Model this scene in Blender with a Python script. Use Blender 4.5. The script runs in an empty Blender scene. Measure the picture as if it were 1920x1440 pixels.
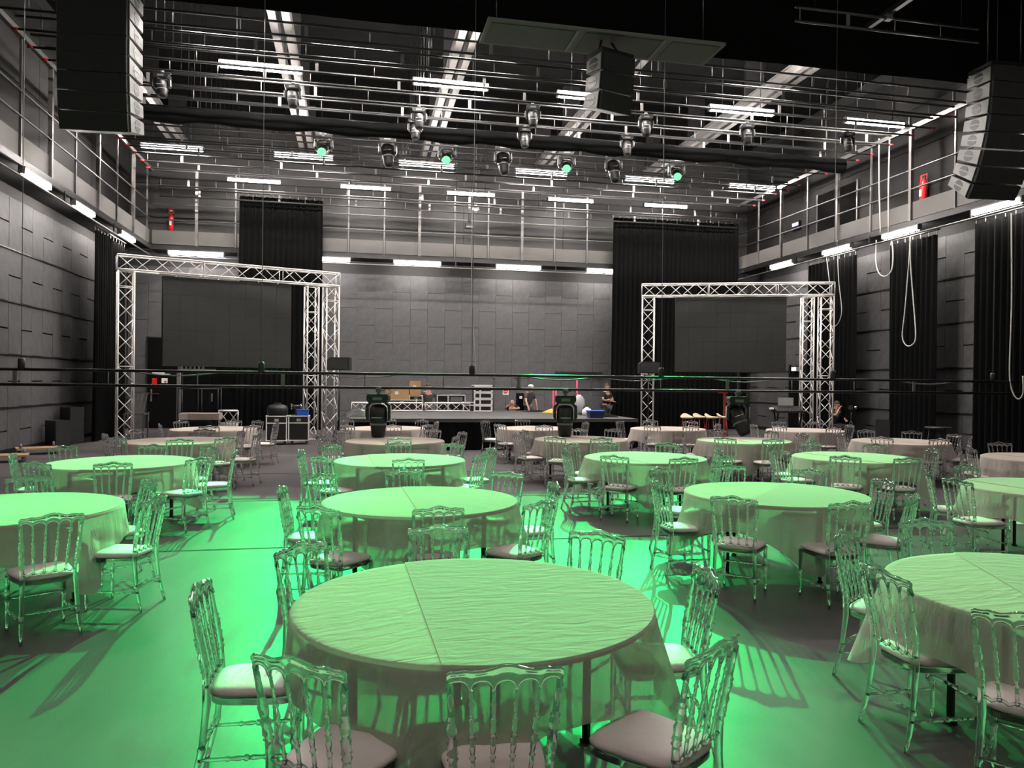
import bpy, bmesh, math, random
from mathutils import Vector, Matrix, Quaternion, Euler
from math import sin, cos, tan, atan, atan2, pi, radians, sqrt, hypot
random.seed(7)
scene = bpy.context.scene
COL = scene.collection

# ------------------------------------------------------------------ camera
F = 1430.0
HC = 1.88
YAW = atan(296.0 / F)
cam_data = bpy.data.cameras.new('camera')
cam_data.sensor_fit = 'HORIZONTAL'
cam_data.sensor_width = 36.0
cam_data.lens = 36.0 * F / 1920.0
cam_data.clip_start = 0.05
cam_data.clip_end = 200.0
cam = bpy.data.objects.new('camera', cam_data)
COL.objects.link(cam)
MC = Matrix.Rotation(-YAW, 4, 'Z') @ Matrix.Rotation(pi / 2 - 0.0033, 4, 'X') @ Matrix.Rotation(0.011, 4, 'Z')
MC = Matrix.Translation((0, 0, HC)) @ MC
cam.matrix_world = MC
scene.camera = cam

# ------------------------------------------------------------------ world, exposure
scene.view_settings.view_transform = 'Standard'
scene.view_settings.look = 'None'
scene.view_settings.gamma = 1.0
scene.view_settings.use_curve_mapping = False
scene.view_settings.exposure = 0.0
world = bpy.data.worlds.new('hall_world')
scene.world = world
world.use_nodes = True
world.node_tree.nodes['Background'].inputs[0].default_value = (0.5, 0.48, 0.47, 1)
world.node_tree.nodes['Background'].inputs[1].default_value = 0.012
scene.cycles.caustics_reflective = False
scene.cycles.caustics_refractive = False
scene.cycles.max_bounces = 12
scene.cycles.transmission_bounces = 10
scene.cycles.transparent_max_bounces = 12
scene.cycles.sample_clamp_indirect = 4.0
scene.cycles.use_denoising = True

TUBE_POWER = 90.0      # emission of the fluorescent tubes under the galleries
RIG_POWER = 300.0      # tubes in the ceiling rig
HOUSE_POWER = 52.0     # tubes over the near half of the hall
GREEN_POWER = 37000.0   # each green moving head, watts
GREEN_CONE = 21.5


# ------------------------------------------------------------------ photograph pixel -> place
def ray(px, py):
    d = Vector(((px - 960) / F, -(py - 720) / F, -1.0))
    return (MC.to_3x3() @ d)


def at(px, py, X=None, Y=None, Z=None):
    d = ray(px, py)
    o = Vector((0, 0, HC))
    if Z is not None:
        t = (Z - o.z) / d.z
    elif Y is not None:
        t = (Y - o.y) / d.y
    else:
        t = (X - o.x) / d.x
    return o + d * t


def zat(px, py, x, y):
    """height seen at pixel (px,py) at the plan position x,y"""
    d = ray(px, py)
    t = hypot(x, y) / hypot(d.x, d.y)
    return HC + d.z * t


# ------------------------------------------------------------------ materials
MATS = {}


def mat(name, color, rough=0.5, metal=0.0, bump=0.0, bscale=20.0, var=0.0, vscale=3.0, spec=None, stretch=None):
    m = bpy.data.materials.new(name)
    m.use_nodes = True
    nt = m.node_tree
    b = nt.nodes['Principled BSDF']
    b.inputs['Base Color'].default_value = (*color, 1)
    b.inputs['Roughness'].default_value = rough
    b.inputs['Metallic'].default_value = metal
    if spec is not None:
        b.inputs['Specular IOR Level'].default_value = spec
    if bump or var:
        tc = nt.nodes.new('ShaderNodeTexCoord')
        mp = nt.nodes.new('ShaderNodeMapping')
        nt.links.new(tc.outputs['Object'], mp.inputs[0])
        if stretch:
            mp.inputs['Scale'].default_value = stretch
    if bump:
        n = nt.nodes.new('ShaderNodeTexNoise')
        n.inputs['Scale'].default_value = bscale
        n.inputs['Detail'].default_value = 4
        nt.links.new(mp.outputs[0], n.inputs['Vector'])
        bp = nt.nodes.new('ShaderNodeBump')
        bp.inputs['Strength'].default_value = bump
        bp.inputs['Distance'].default_value = 0.02
        nt.links.new(n.outputs[0], bp.inputs['Height'])
        nt.links.new(bp.outputs[0], b.inputs['Normal'])
    if var:
        n2 = nt.nodes.new('ShaderNodeTexNoise')
        n2.inputs['Scale'].default_value = vscale
        n2.inputs['Detail'].default_value = 6
        nt.links.new(mp.outputs[0], n2.inputs['Vector'])
        r = nt.nodes.new('ShaderNodeValToRGB')
        r.color_ramp.elements[0].position = 0.3
        r.color_ramp.elements[1].position = 0.7
        r.color_ramp.elements[0].color = (*[c * (1 - var) for c in color], 1)
        r.color_ramp.elements[1].color = (*[min(1, c * (1 + var)) for c in color], 1)
        nt.links.new(n2.outputs[0], r.inputs[0])
        nt.links.new(r.outputs[0], b.inputs['Base Color'])
    MATS[name] = m
    return m


def emat(name, color, strength):
    m = bpy.data.materials.new(name)
    m.use_nodes = True
    nt = m.node_tree
    b = nt.nodes['Principled BSDF']
    b.inputs['Base Color'].default_value = (0.8, 0.8, 0.8, 1)
    b.inputs['Emission Color'].default_value = (*color, 1)
    b.inputs['Emission Strength'].default_value = strength
    MATS[name] = m
    return m


mat('floor', (0.085, 0.077, 0.079), 0.42, bump=0.04, bscale=9, var=0.22, vscale=1.3, spec=0.033, stretch=(1, 0.35, 1))
mat('panel', (0.068, 0.067, 0.07), 0.62, bump=0.35, bscale=60, var=0.16, vscale=5)
mat('wall', (0.02, 0.0195, 0.02), 0.75, bump=0.2, bscale=30)
mat('upper_wall', (0.021, 0.0203, 0.0203), 0.6, bump=0.1, bscale=30, var=0.1, vscale=2)
mat('gallery_wall', (0.0135, 0.013, 0.013), 0.7, bump=0.1, bscale=30, var=0.1, vscale=2, spec=0.3)
mat('dark', (0.01, 0.01, 0.0105), 0.9, spec=0.15)
mat('ceiling', (0.007, 0.0069, 0.007), 0.95, bump=0.2, bscale=12, spec=0.03)
mat('velvet', (0.003, 0.0031, 0.0032), 0.95, bump=0.2, bscale=40, spec=0.1)
mat('black_metal', (0.006, 0.006, 0.0065), 0.35, 0.2)
mat('black_plastic', (0.006, 0.006, 0.0065), 0.42)
mat('grey_metal', (0.17, 0.168, 0.17), 0.4, 0.5)
mat('bar_metal', (0.045, 0.044, 0.045), 0.3, 0.6)
mat('steel_beam', (0.17, 0.16, 0.155), 0.55, 0.1, bump=0.1)
mat('galv', (0.17, 0.163, 0.158), 0.42, 0.4, var=0.2, vscale=4)
mat('alu', (0.74, 0.71, 0.69), 0.36, 0.35)
mat('chrome', (0.75, 0.75, 0.76), 0.2, 1.0)
mat('grille', (0.003, 0.003, 0.003), 0.7, bump=0.5, bscale=150)
mat('cab_side', (0.24, 0.235, 0.23), 0.55, 0.1, bump=0.1, bscale=60)
mat('screen_off', (0.014, 0.014, 0.0128), 0.42, bump=0.1, bscale=120, var=0.1, vscale=2)
mat('red', (0.55, 0.015, 0.02), 0.35)
mat('pink_red', (0.75, 0.03, 0.12), 0.4)
mat('white_paint', (0.75, 0.74, 0.72), 0.5)
mat('canopy', (0.06, 0.057, 0.052), 0.7)
mat('canopy_edge', (0.1, 0.096, 0.09), 0.6)
mat('dark_red', (0.2, 0.012, 0.012), 0.5)
mat('cream_panel', (0.125, 0.118, 0.112), 0.6, var=0.06, vscale=2)
mat('cardboard', (0.42, 0.25, 0.12), 0.8, var=0.12, vscale=4)
mat('plywood', (0.36, 0.22, 0.12), 0.6, var=0.2, vscale=6, stretch=(1, 6, 1))
mat('wood_light', (0.5, 0.42, 0.34), 0.6, var=0.1)
mat('blue', (0.02, 0.10, 0.5), 0.45)
mat('navy', (0.015, 0.03, 0.12), 0.5)
mat('yellow', (0.6, 0.36, 0.03), 0.6)
mat('beige', (0.62, 0.5, 0.36), 0.55)
mat('rubber', (0.02, 0.02, 0.02), 0.7)
mat('caster', (0.16, 0.17, 0.2), 0.5)
mat('stage_top', (0.045, 0.0435, 0.045), 0.5, bump=0.05, bscale=20, var=0.15, vscale=2)
mat('skin', (0.5, 0.27, 0.19), 0.55)
mat('hair', (0.05, 0.03, 0.02), 0.7)
mat('shirt_grey', (0.045, 0.045, 0.05), 0.85)
mat('shirt_black', (0.01, 0.01, 0.011), 0.85)
mat('trousers', (0.07, 0.07, 0.075), 0.85)
mat('shoe', (0.02, 0.02, 0.02), 0.5)
mat('cushion', (0.72, 0.64, 0.61), 0.55, bump=0.12, bscale=18)
mat('cable', (0.13, 0.13, 0.13), 0.5)
mat('white_cable', (0.5, 0.5, 0.48), 0.5)
mat('plastic_clear_wrap', (0.3, 0.3, 0.3), 0.4)
emat('tube', (1.0, 0.93, 0.87), TUBE_POWER)
emat('rig_tube', (1.0, 0.93, 0.87), RIG_POWER)
emat('house_tube', (1.0, 0.9, 0.83), HOUSE_POWER)
emat('bulb', (1.0, 0.9, 0.8), 30)
emat('exit_white', (0.9, 1.0, 0.95), 5)
emat('green_lens', (0.1, 1.0, 0.2), 3.2)
MATS['green_lens'].node_tree.nodes['Principled BSDF'].inputs['Base Color'].default_value = (0.02, 0.05, 0.03, 1)
MATS['green_lens'].node_tree.nodes['Principled BSDF'].inputs['Specular IOR Level'].default_value = 0.1
emat('blue_display', (0.05, 0.1, 0.9), 1.2)


def clear_mat():
    m = bpy.data.materials.new('clear_polycarbonate')
    m.use_nodes = True
    nt = m.node_tree
    b = nt.nodes['Principled BSDF']
    b.inputs['Base Color'].default_value = (0.97, 0.985, 0.98, 1)
    b.inputs['Roughness'].default_value = 0.03
    b.inputs['IOR'].default_value = 1.5
    b.inputs['Transmission Weight'].default_value = 1.0
    d = nt.nodes.new('ShaderNodeBsdfTranslucent')
    d.inputs[0].default_value = (0.8, 0.82, 0.82, 1)
    d2 = nt.nodes.new('ShaderNodeBsdfDiffuse')
    d2.inputs[0].default_value = (0.8, 0.82, 0.82, 1)
    mx0 = nt.nodes.new('ShaderNodeMixShader')
    nt.links.new(d2.outputs[0], mx0.inputs[1])
    nt.links.new(d.outputs[0], mx0.inputs[2])
    mx = nt.nodes.new('ShaderNodeMixShader')
    mx.inputs[0].default_value = 0.06
    nt.links.new(b.outputs[0], mx.inputs[1])
    nt.links.new(mx0.outputs[0], mx.inputs[2])
    nt.links.new(mx.outputs[0], nt.nodes['Material Output'].inputs[0])
    MATS['clear'] = m


def cloth_mat():
    m = bpy.data.materials.new('nonwoven_cloth')
    m.use_nodes = True
    nt = m.node_tree
    nt.nodes.remove(nt.nodes['Principled BSDF'])
    tc = nt.nodes.new('ShaderNodeTexCoord')
    mp = nt.nodes.new('ShaderNodeMapping')
    mp.inputs['Scale'].default_value = (1.0, 3.2, 1.0)
    nt.links.new(tc.outputs['Object'], mp.inputs[0])
    n = nt.nodes.new('ShaderNodeTexNoise')
    n.inputs['Scale'].default_value = 6.5
    n.inputs['Detail'].default_value = 3
    n.inputs['Distortion'].default_value = 0.6
    nt.links.new(mp.outputs[0], n.inputs['Vector'])
    bp = nt.nodes.new('ShaderNodeBump')
    bp.inputs['Strength'].default_value = 0.5
    bp.inputs['Distance'].default_value = 0.03
    nt.links.new(n.outputs[0], bp.inputs['Height'])
    d = nt.nodes.new('ShaderNodeBsdfDiffuse')
    d.inputs[0].default_value = (0.72, 0.66, 0.61, 1)
    t = nt.nodes.new('ShaderNodeBsdfTranslucent')
    t.inputs[0].default_value = (0.72, 0.67, 0.62, 1)
    tr = nt.nodes.new('ShaderNodeBsdfTransparent')
    tr.inputs[0].default_value = (0.9, 0.88, 0.86, 1)
    nt.links.new(bp.outputs[0], d.inputs['Normal'])
    m1 = nt.nodes.new('ShaderNodeMixShader')
    m1.inputs[0].default_value = 0.48
    nt.links.new(d.outputs[0], m1.inputs[1])
    nt.links.new(t.outputs[0], m1.inputs[2])
    m2 = nt.nodes.new('ShaderNodeMixShader')
    m2.inputs[0].default_value = 0.2
    nt.links.new(m1.outputs[0], m2.inputs[1])
    nt.links.new(tr.outputs[0], m2.inputs[2])
    nt.links.new(m2.outputs[0], nt.nodes['Material Output'].inputs[0])
    MATS['cloth'] = m


clear_mat()
cloth_mat()


# ------------------------------------------------------------------ mesh helpers
class MB:
    def __init__(s):
        s.v = []
        s.f = []
        s.sm = []

    def add(s, vs, fs, smooth=False):
        n = len(s.v)
        s.v += [tuple(v) for v in vs]
        s.f += [tuple(i + n for i in f) for f in fs]
        s.sm += [smooth] * len(fs)
        return s

    def box(s, x0, x1, y0, y1, z0, z1):
        vs = [(x0, y0, z0), (x1, y0, z0), (x1, y1, z0), (x0, y1, z0), (x0, y0, z1), (x1, y0, z1), (x1, y1, z1), (x0, y1, z1)]
        return s.add(vs, [(0, 3, 2, 1), (4, 5, 6, 7), (0, 1, 5, 4), (1, 2, 6, 5), (2, 3, 7, 6), (3, 0, 4, 7)])

    def hexa(s, vs):
        return s.add(vs, [(0, 3, 2, 1), (4, 5, 6, 7), (0, 1, 5, 4), (1, 2, 6, 5), (2, 3, 7, 6), (3, 0, 4, 7)])

    def bar(s, a, b, w, h=None):
        """rectangular bar from a to b"""
        h = h or w
        a, b = Vector(a), Vector(b)
        d = (b - a).normalized()
        up = Vector((0, 0, 1)) if abs(d.z) < 0.95 else Vector((0, 1, 0))
        r = d.cross(up).normalized() * w / 2
        u = r.cross(d).normalized() * h / 2
        return s.hexa([a - r - u, a + r - u, b + r - u, b - r - u, a - r + u, a + r + u, b + r + u, b - r + u])

    def sweep(s, pts, rad, seg=8, cap=True, closed=False):
        pts = [Vector(p) for p in pts]
        if not isinstance(rad, (list, tuple)):
            rad = [rad] * len(pts)
        n = len(pts)
        vs, fs = [], []
        ref = None
        for i, p in enumerate(pts):
            if closed:
                d = pts[(i + 1) % n] - pts[i - 1]
            else:
                d = (pts[min(i + 1, n - 1)] - pts[max(i - 1, 0)])
            if d.length < 1e-9:
                d = Vector((0, 0, 1))
            d.normalize()
            if ref is None:
                ref = Vector((0, 1, 0)) if abs(d.y) < 0.9 else Vector((1, 0, 0))
            r = (ref - d * ref.dot(d))
            if r.length < 1e-6:
                r = d.orthogonal()
            r.normalize()
            ref = r
            u = d.cross(r)
            for k in range(seg):
                a = 2 * pi * k / seg
                vs.append(p + (r * cos(a) + u * sin(a)) * rad[i])
        m = n if closed else n - 1
        for i in range(m):
            for k in range(seg):
                a = i * seg + k
                b = i * seg + (k + 1) % seg
                j = ((i + 1) % n) * seg
                fs.append((a, b, j + (k + 1) % seg, j + k))
        if cap and not closed:
            fs.append(tuple(range(seg - 1, -1, -1)))
            fs.append(tuple((n - 1) * seg + k for k in range(seg)))
        return s.add(vs, fs, True)

    def tube(s, a, b, r, seg=8, r2=None):
        return s.sweep([a, b], [r, r if r2 is None else r2], seg)

    def lathe(s, prof, seg=16, M=None, cap=True):
        """prof: list of (r,z)"""
        vs, fs = [], []
        for r, z in prof:
            for k in range(seg):
                a = 2 * pi * k / seg
                vs.append(Vector((r * cos(a), r * sin(a), z)))
        if M is not None:
            vs = [M @ v for v in vs]
        n = len(prof)
        for i in range(n - 1):
            for k in range(seg):
                fs.append((i * seg + k, i * seg + (k + 1) % seg, (i + 1) * seg + (k + 1) % seg, (i + 1) * seg + k))
        if cap:
            fs.append(tuple(range(seg - 1, -1, -1)))
            fs.append(tuple((n - 1) * seg + k for k in range(seg)))
        return s.add(vs, fs, True)

    def prism(s, poly, y0, y1, axis='y'):
        """poly in (x,z), extruded in y (or poly (y,z) extruded in x)"""
        n = len(poly)
        if axis == 'y':
            vs = [(x, y0, z) for x, z in poly] + [(x, y1, z) for x, z in poly]
        elif axis == 'x':
            vs = [(y0, x, z) for x, z in poly] + [(y1, x, z) for x, z in poly]
        else:
            vs = [(x, z, y0) for x, z in poly] + [(x, z, y1) for x, z in poly]
        fs = [tuple(range(n)), tuple(range(2 * n - 1, n - 1, -1))]
        for i in range(n):
            j = (i + 1) % n
            fs.append((i, i + n, j + n, j))
        return s.add(vs, fs)

    def sphere(s, c, r, seg=10, rings=7, sc=(1, 1, 1)):
        prof = []
        vs, fs = [], []
        for i in range(rings + 1):
            t = pi * i / rings
            for k in range(seg):
                a = 2 * pi * k / seg
                vs.append((c[0] + r * sc[0] * sin(t) * cos(a), c[1] + r * sc[1] * sin(t) * sin(a), c[2] + r * sc[2] * cos(t)))
        for i in range(rings):
            for k in range(seg):
                fs.append((i * seg + k, (i + 1) * seg + k, (i + 1) * seg + (k + 1) % seg, i * seg + (k + 1) % seg))
        return s.add(vs, fs, True)

    def mesh(s, name, material):
        me = bpy.data.meshes.new(name)
        me.from_pydata(s.v, [], s.f)
        me.polygons.foreach_set('use_smooth', s.sm)
        bm = bmesh.new()
        bm.from_mesh(me)
        bmesh.ops.recalc_face_normals(bm, faces=bm.faces)
        bm.to_mesh(me)
        bm.free()
        me.materials.append(MATS[material])
        return me

    def build(s, name, material, parent=None, loc=None, rot=None):
        return link(name, s.mesh(name, material), parent, loc, rot)


def link(name, me, parent=None, loc=None, rot=None):
    o = bpy.data.objects.new(name, me)
    COL.objects.link(o)
    if parent is not None:
        o.parent = parent
    if loc is not None:
        o.location = loc
    if rot is not None:
        if isinstance(rot, Quaternion):
            o.rotation_mode = 'QUATERNION'
            o.rotation_quaternion = rot
        else:
            o.rotation_euler = rot
    return o


def tag(o, label, cat, group=None):
    o['label'] = label
    o['category'] = cat
    if group:
        o['group'] = group
    return o


def thing(name, label, cat, loc=(0, 0, 0), rotz=0.0, group=None):
    o = bpy.data.objects.new(name, None)
    COL.objects.link(o)
    o.empty_display_size = 0.1
    o.location = loc
    o.rotation_euler = (0, 0, rotz)
    return tag(o, label, cat, group)


def struct(o):
    o['kind'] = 'structure'
    return o


def copy_tree(o, parent=None):
    c = o.copy()
    COL.objects.link(c)
    c.parent = parent
    for ch in o.children:
        copy_tree(ch, c)
    return c


ORD = ['first', 'second', 'third', 'fourth', 'fifth', 'sixth', 'seventh', 'eighth', 'ninth', 'tenth', 'eleventh', 'twelfth',
       'thirteenth', 'fourteenth', 'fifteenth', 'sixteenth', 'seventeenth', 'eighteenth', 'nineteenth', 'twentieth']
# ================================================================== THE SHELL
XL, XR, YF, YB, ZC = -8.2, 16.7, 30.5, -6.0, 12.0
BXL, BXR, BYF = -7.2, 15.7, 29.4          # fronts of the galleries

# floor: slab with wide vinyl lengths laid on it
floor = struct(MB().box(XL - .3, XR + .3, YB - .3, YF + .3, -0.2, -0.012).build('floor', 'dark'))
fy = [YB, 1.5, 8.85, 12.3, 15.75, 19.2, 22.65, 26.1, YF]
for a, b in zip(fy[:-1], fy[1:]):
    MB().box(XL, XR, a + 0.012, b - 0.05, -0.011, 0.0).build('floor_panel', 'floor', floor)
    MB().box(XL, XR, b - 0.035, b - 0.0, -0.011, -0.001).build('floor_joint_strip', 'dark', floor)

ceil = struct(MB().box(XL - .3, XR + .3, YB - .3, YF + .3, ZC, ZC + 0.3).build('ceiling', 'ceiling'))
wl = struct(MB().box(XL - .3, XL - 0.03, YB, YF + .3, 0, ZC).build('wall_left', 'wall'))
wr = struct(MB().box(XR + 0.03, XR + .3, YB, YF + .3, 0, ZC).build('wall_right', 'wall'))
wf = struct(MB().box(XL - .3, XR + .3, YF + 0.03, YF + .3, 0, ZC).build('wall_far', 'wall'))
wb = struct(MB().box(XL - .3, XR + .3, YB - .3, YB, 0, ZC).build('wall_back', 'wall'))

# far wall boards, staggered by half a board from column to column
PW, PH = 0.69, 1.34
full_f = MB().box(-PW / 2 + .004, PW / 2 - .004, -0.028, 0.03, -PH / 2 + .008, PH / 2 - .008).mesh('board', 'panel')
half_f = MB().box(-PW / 2 + .004, PW / 2 - .004, -0.028, 0.03, -PH / 4 + .008, PH / 4 - .008).mesh('board_half', 'panel')
scr = MB()
for sx in (-1, 1):
    for sz in (-1, 1):
        scr.box(sx * (PW / 2 - .04) - .012, sx * (PW / 2 - .04) + .012, -0.034, -0.028, sz * (PH / 2 - .035) - .012, sz * (PH / 2 - .035) + .012)
ncol = int((XR - XL) / PW) + 1
for c in range(ncol):
    x = XL + PW * (c + .5)
    z = 0.0
    if c % 2:
        link('board', half_f, wf, (x, YF, PH / 4 + z), (0, 0, 0))
        z = PH / 2
    while z + PH < 6.35:
        link('board', full_f, wf, (x, YF + random.uniform(-.004, .004), z + PH / 2))
        z += PH
    if z + PH / 2 < 6.5:
        link('board', half_f, wf, (x, YF, z + PH / 4))

# side walls: bands between metal battens, boards of alternating length
SEAMS = [0.0, 1.11, 2.39, 3.67, 4.95, 6.23]
for side, wall, y0 in ((-1, wl, 17.0), (1, wr, 13.5)):
    X = XL if side < 0 else XR
    nb = int((YF - y0) / PW)
    bm_full = MB().box(-0.03, 0.03, -PW / 2 + .004, PW / 2 - .004, -.5 * 1.28 + .028, .5 * 1.28 - .028).mesh('board', 'panel')
    bm_half = MB().box(-0.03, 0.03, -PW / 2 + .004, PW / 2 - .004, -.25 * 1.28 + .018, .25 * 1.28 - .018).mesh('board_half', 'panel')
    for k in range(len(SEAMS) - 1):
        za, zb = SEAMS[k], SEAMS[k + 1]
        for c in range(nb):
            y = y0 + PW * (c + .5)
            if (c + k) % 2:
                o = link('board', bm_full, wall, (X + random.uniform(-.004, .004), y, (za + zb) / 2))
                o.scale.z = (zb - za) / 1.28
            else:
                for q in (.25, .75):
                    o = link('board', bm_half, wall, (X + random.uniform(-.004, .004), y, za + (zb - za) * q))
                    o.scale.z = (zb - za) / 1.28
        if k:
            MB().bar((X - side * 0.035, y0, za), (X - side * 0.035, YF, za), 0.05, 0.03).build('batten', 'bar_metal', wall)
    MB().box(X - .03 if side > 0 else X, X if side > 0 else X + .03, YB, y0, 0, 6.2).build('board_field', 'panel', wall)
struct(MB().box(XL + .03, XL + .06, 17, YF, 0, .12).build('baseboard_left', 'dark'))
struct(MB().box(XR - .06, XR - .03, 13.5, YF, 0, .12).build('baseboard_right', 'dark'))

# upper walls above the galleries: large sheets
for k in range(6):
    w = (XR - XL) / 6
    for z in (6.6, 7.85, 9.1, 10.35):
        MB().box(XL + w * k + .01, XL + w * (k + 1) - .01, YF - .01, YF + .03, z + .01, z + 1.24).build('sheet', 'upper_wall' if z < 9 else 'gallery_wall', wf)
for side, wall in ((-1, wl), (1, wr)):
    X = XL if side < 0 else XR
    for k in range(4):
        y = 14 + k * 4.1
        for z in (6.6, 7.85, 9.1, 10.35):
            MB().box(min(X, X - side * .02), max(X, X - side * .02), y + .01, y + 4.09, z + .01, z + 1.24).build('sheet', 'gallery_wall', wall)


# ------------------------------------------------------------------ galleries round three sides
def gallery(label, A, B, inward, thick, thin, outer):
    """A->B front edge line (plan), inward = unit vector towards the room"""
    g = thing('gallery', label, 'balcony', (A[0], A[1], 6.5), 0, 'steel galleries on three sides of the hall')
    A = Vector((A[0], A[1]))
    B = Vector((B[0], B[1]))
    L = (B - A).length
    d = (B - A) / L
    n = Vector(inward)

    def p(t, off, z):
        q = d * t + n * off
        return (q.x, q.y, z - 6.5)

    m = MB()
    m.hexa([p(0, -outer, 6.5), p(L, -outer, 6.5), p(L, 0, 6.5), p(0, 0, 6.5), p(0, -outer, 6.62), p(L, -outer, 6.62), p(L, 0, 6.62), p(0, 0, 6.62)])
    m.build('deck', 'dark', g)
    MB().bar(p(0, .02, 6.56), p(L, .02, 6.56), 0.06, 0.16).build('edge_beam', 'bar_metal', g)
    posts = sorted(thick + thin)
    edges = [0] + posts + [L]
    for a, b in zip(edges[:-1], edges[1:]):
        if b - a > .15:
            MB().bar(p(a + .05, -.03, 6.93), p(b - .05, -.03, 6.93), 0.02, 0.5).build('kick_panel', 'cream_panel', g)
    for t in posts:
        r = .06 if t in thick else .03
        MB().bar(p(t, .0, 6.5), p(t, .0, 9.35), r * 1.6, r * 1.6).build('post', 'galv' if t in thick else 'grey_metal', g)
    for z in (7.55, 8.1):
        MB().tube(p(0, .03, z), p(L, .03, z), .022, 6).build('rail', 'galv', g)
    far = abs(inward[1]) > .5
    MB().bar(p(0, .02, 9.32), p(L, .02, 9.32), .05 if far else .10, .05 if far else .12).build('top_beam', 'bar_metal' if far else 'galv', g)
    # pipe slung under the edge with its brackets
    MB().tube(p(0, .05, 6.24), p(L, .05, 6.24), .025, 6).build('hanging_pipe', 'galv', g)
    for k in range(int(L / 2.0)):
        t = 1.0 + 2.0 * k
        MB().bar(p(t, .05, 6.24), p(t, .05, 6.52), .04).build('pipe_bracket', 'bar_metal', g)
    return g


def tparam(px, X):
    return at(px, 600, X=X).y


yl0 = 10.0
gl = gallery('grey steel gallery with rails along the left wall', (BXL, yl0), (BXL, BYF), (1, 0),
             [tparam(px, BXL) - yl0 for px in (92, 182, 248)], [tparam(px, BXL) - yl0 for px in (35, 139, 217, 274)] + [1.5, 4.0], 1.0)
gr = gallery('grey steel gallery with rails along the right wall', (BXR, yl0), (BXR, BYF), (-1, 0),
             [tparam(px, BXR) - yl0 for px in (1705, 1568, 1463)] + [4.5], [tparam(px, BXR) - yl0 for px in (1788, 1630, 1512, 1420)], 1.0)
xf = lambda px: at(px, 600, Y=BYF).x - BXL
gf = gallery('grey steel gallery with rails across the far wall', (BXL, BYF), (BXR, BYF), (0, -1),
             [xf(px) for px in (367, 785, 977)], [xf(px) for px in (440, 652, 719, 851, 914, 1038, 1099, 1240, 1330)], 1.0)


# ------------------------------------------------------------------ fluorescent fittings
def fluor(p, direction, length, label, group, material='tube', drop=0.0):
    """fitting centred at p running along direction (plan)"""
    a = atan2(direction[1], direction[0])
    t = thing('fluorescent_light', label, 'light', p, a, group)
    h = length / 2
    MB().box(-h, h, -.075, .075, .06, .10).build('housing', 'grey_metal', t)
    MB().sweep([(-h + .03, 0, 0), (h - .03, 0, 0)], .075, 8).build('tube', material, t)
    for s in (-1, 1):
        MB().box(s * h - .02, s * h + .02, -.07, .07, -.065, .10).build('end_cap', 'grey_metal', t)
    if drop:
        for s in (-.6, .6):
            MB().tube((s * h, 0, .10), (s * h, 0, .10 + drop), .012, 5).build('drop_rod', 'bar_metal', t)
    return t


G1 = 'fluorescent lights under the gallery edges'
for i, (px, py, w) in enumerate([(367, 473, 1.9), (612, 485, 1.75), (783, 494, 1.8), (973, 502, 1.8), (1140, 508, 1.75), (1330, 516, 1.7)]):
    p = at(px, py, Y=BYF - .12)
    fluor((p.x, BYF - .03, 6.38), (1, 0), w, 'lit fluorescent tube under the far gallery, %s from the left' % ORD[i], G1)
for i, (px, py) in enumerate([(75, 341), (163, 397), (243, 446)]):
    p = at(px, py, X=BXL + .12)
    fluor((BXL + .03, p.y, 6.38), (0, 1), 1.5, 'lit fluorescent tube under the left gallery, %s from the camera' % ORD[i], G1)
for i, (px, py) in enumerate([(1864, 387), (1684, 437), (1565, 471), (1462, 498)]):
    p = at(px, py, X=BXR - .12)
    fluor((BXR - .03, p.y, 6.38), (0, 1), 1.5, 'lit fluorescent tube under the right gallery, %s from the camera' % ORD[i], G1)
G2 = 'fluorescent lights in the ceiling rig'
for i, px in enumerate([477, 686, 883, 1070, 1248]):
    p = at(px, 350, Y=29.0)
    fluor((p.x, 29.0, 9.03), (1, 0), 1.85, 'lit fluorescent tube high against the far wall, %s from the left' % ORD[i], G2, drop=ZC - 9.13)
for i, (px, py) in enumerate([(323, 277), (570, 294), (800, 312), (1015, 327), (1218, 340), (1410, 351)]):
    p = at(px, py, Y=26.4)
    fluor((p.x, 26.4, 9.32), (1, 0), 1.9, 'lit fluorescent tube above the rear lighting bars, %s from the left' % ORD[i], G2, 'rig_tube', drop=ZC - 9.42)
for i, (px, py) in enumerate([(490, 148), (845, 180), (1110, 200), (1390, 218), (1640, 237)]):
    p = at(px, py, Y=19.35)
    fluor((p.x, 19.35, 9.40), (1, 0), 1.9, 'lit fluorescent tube above the middle lighting bars, %s from the left' % ORD[i], G2, 'rig_tube', drop=ZC - 9.5)
for i, px in enumerate([380, 640, 900, 1180, 1480]):
    p = at(px, 100, Y=17.7)
    fluor((p.x, 17.7, 10.3), (1, 0), 1.9, 'lit fluorescent tube hidden above the nearest bars, %s from the left' % ORD[i], G2, 'rig_tube', drop=ZC - 10.4)
# the same fittings go on towards and behind the photographer
G3 = 'fluorescent lights over the near half of the hall'
k = 0
for y in (14.5, 9.0, 3.5, -2.0):
    for X, s in ((BXL + .03, 'left'), (BXR - .03, 'right')):
        fluor((X, y, 6.38), (0, 1), 1.5, 'lit fluorescent tube on the %s side, %s ahead of the back wall' % (s, ORD[int((14.5 - y) / 5.5)]), G3, 'house_tube')
for y in (-1.5, 3.0):
    for j, x in enumerate((-3.0, 1.5, 6.0, 11.0)):
        fluor((x, y, 9.6), (1, 0), 1.9, 'lit fluorescent tube over the %s near row, %s from the left' % ('rear' if y < 0 else 'front', ORD[j]), G3, 'house_tube', drop=ZC - 9.7)

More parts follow.
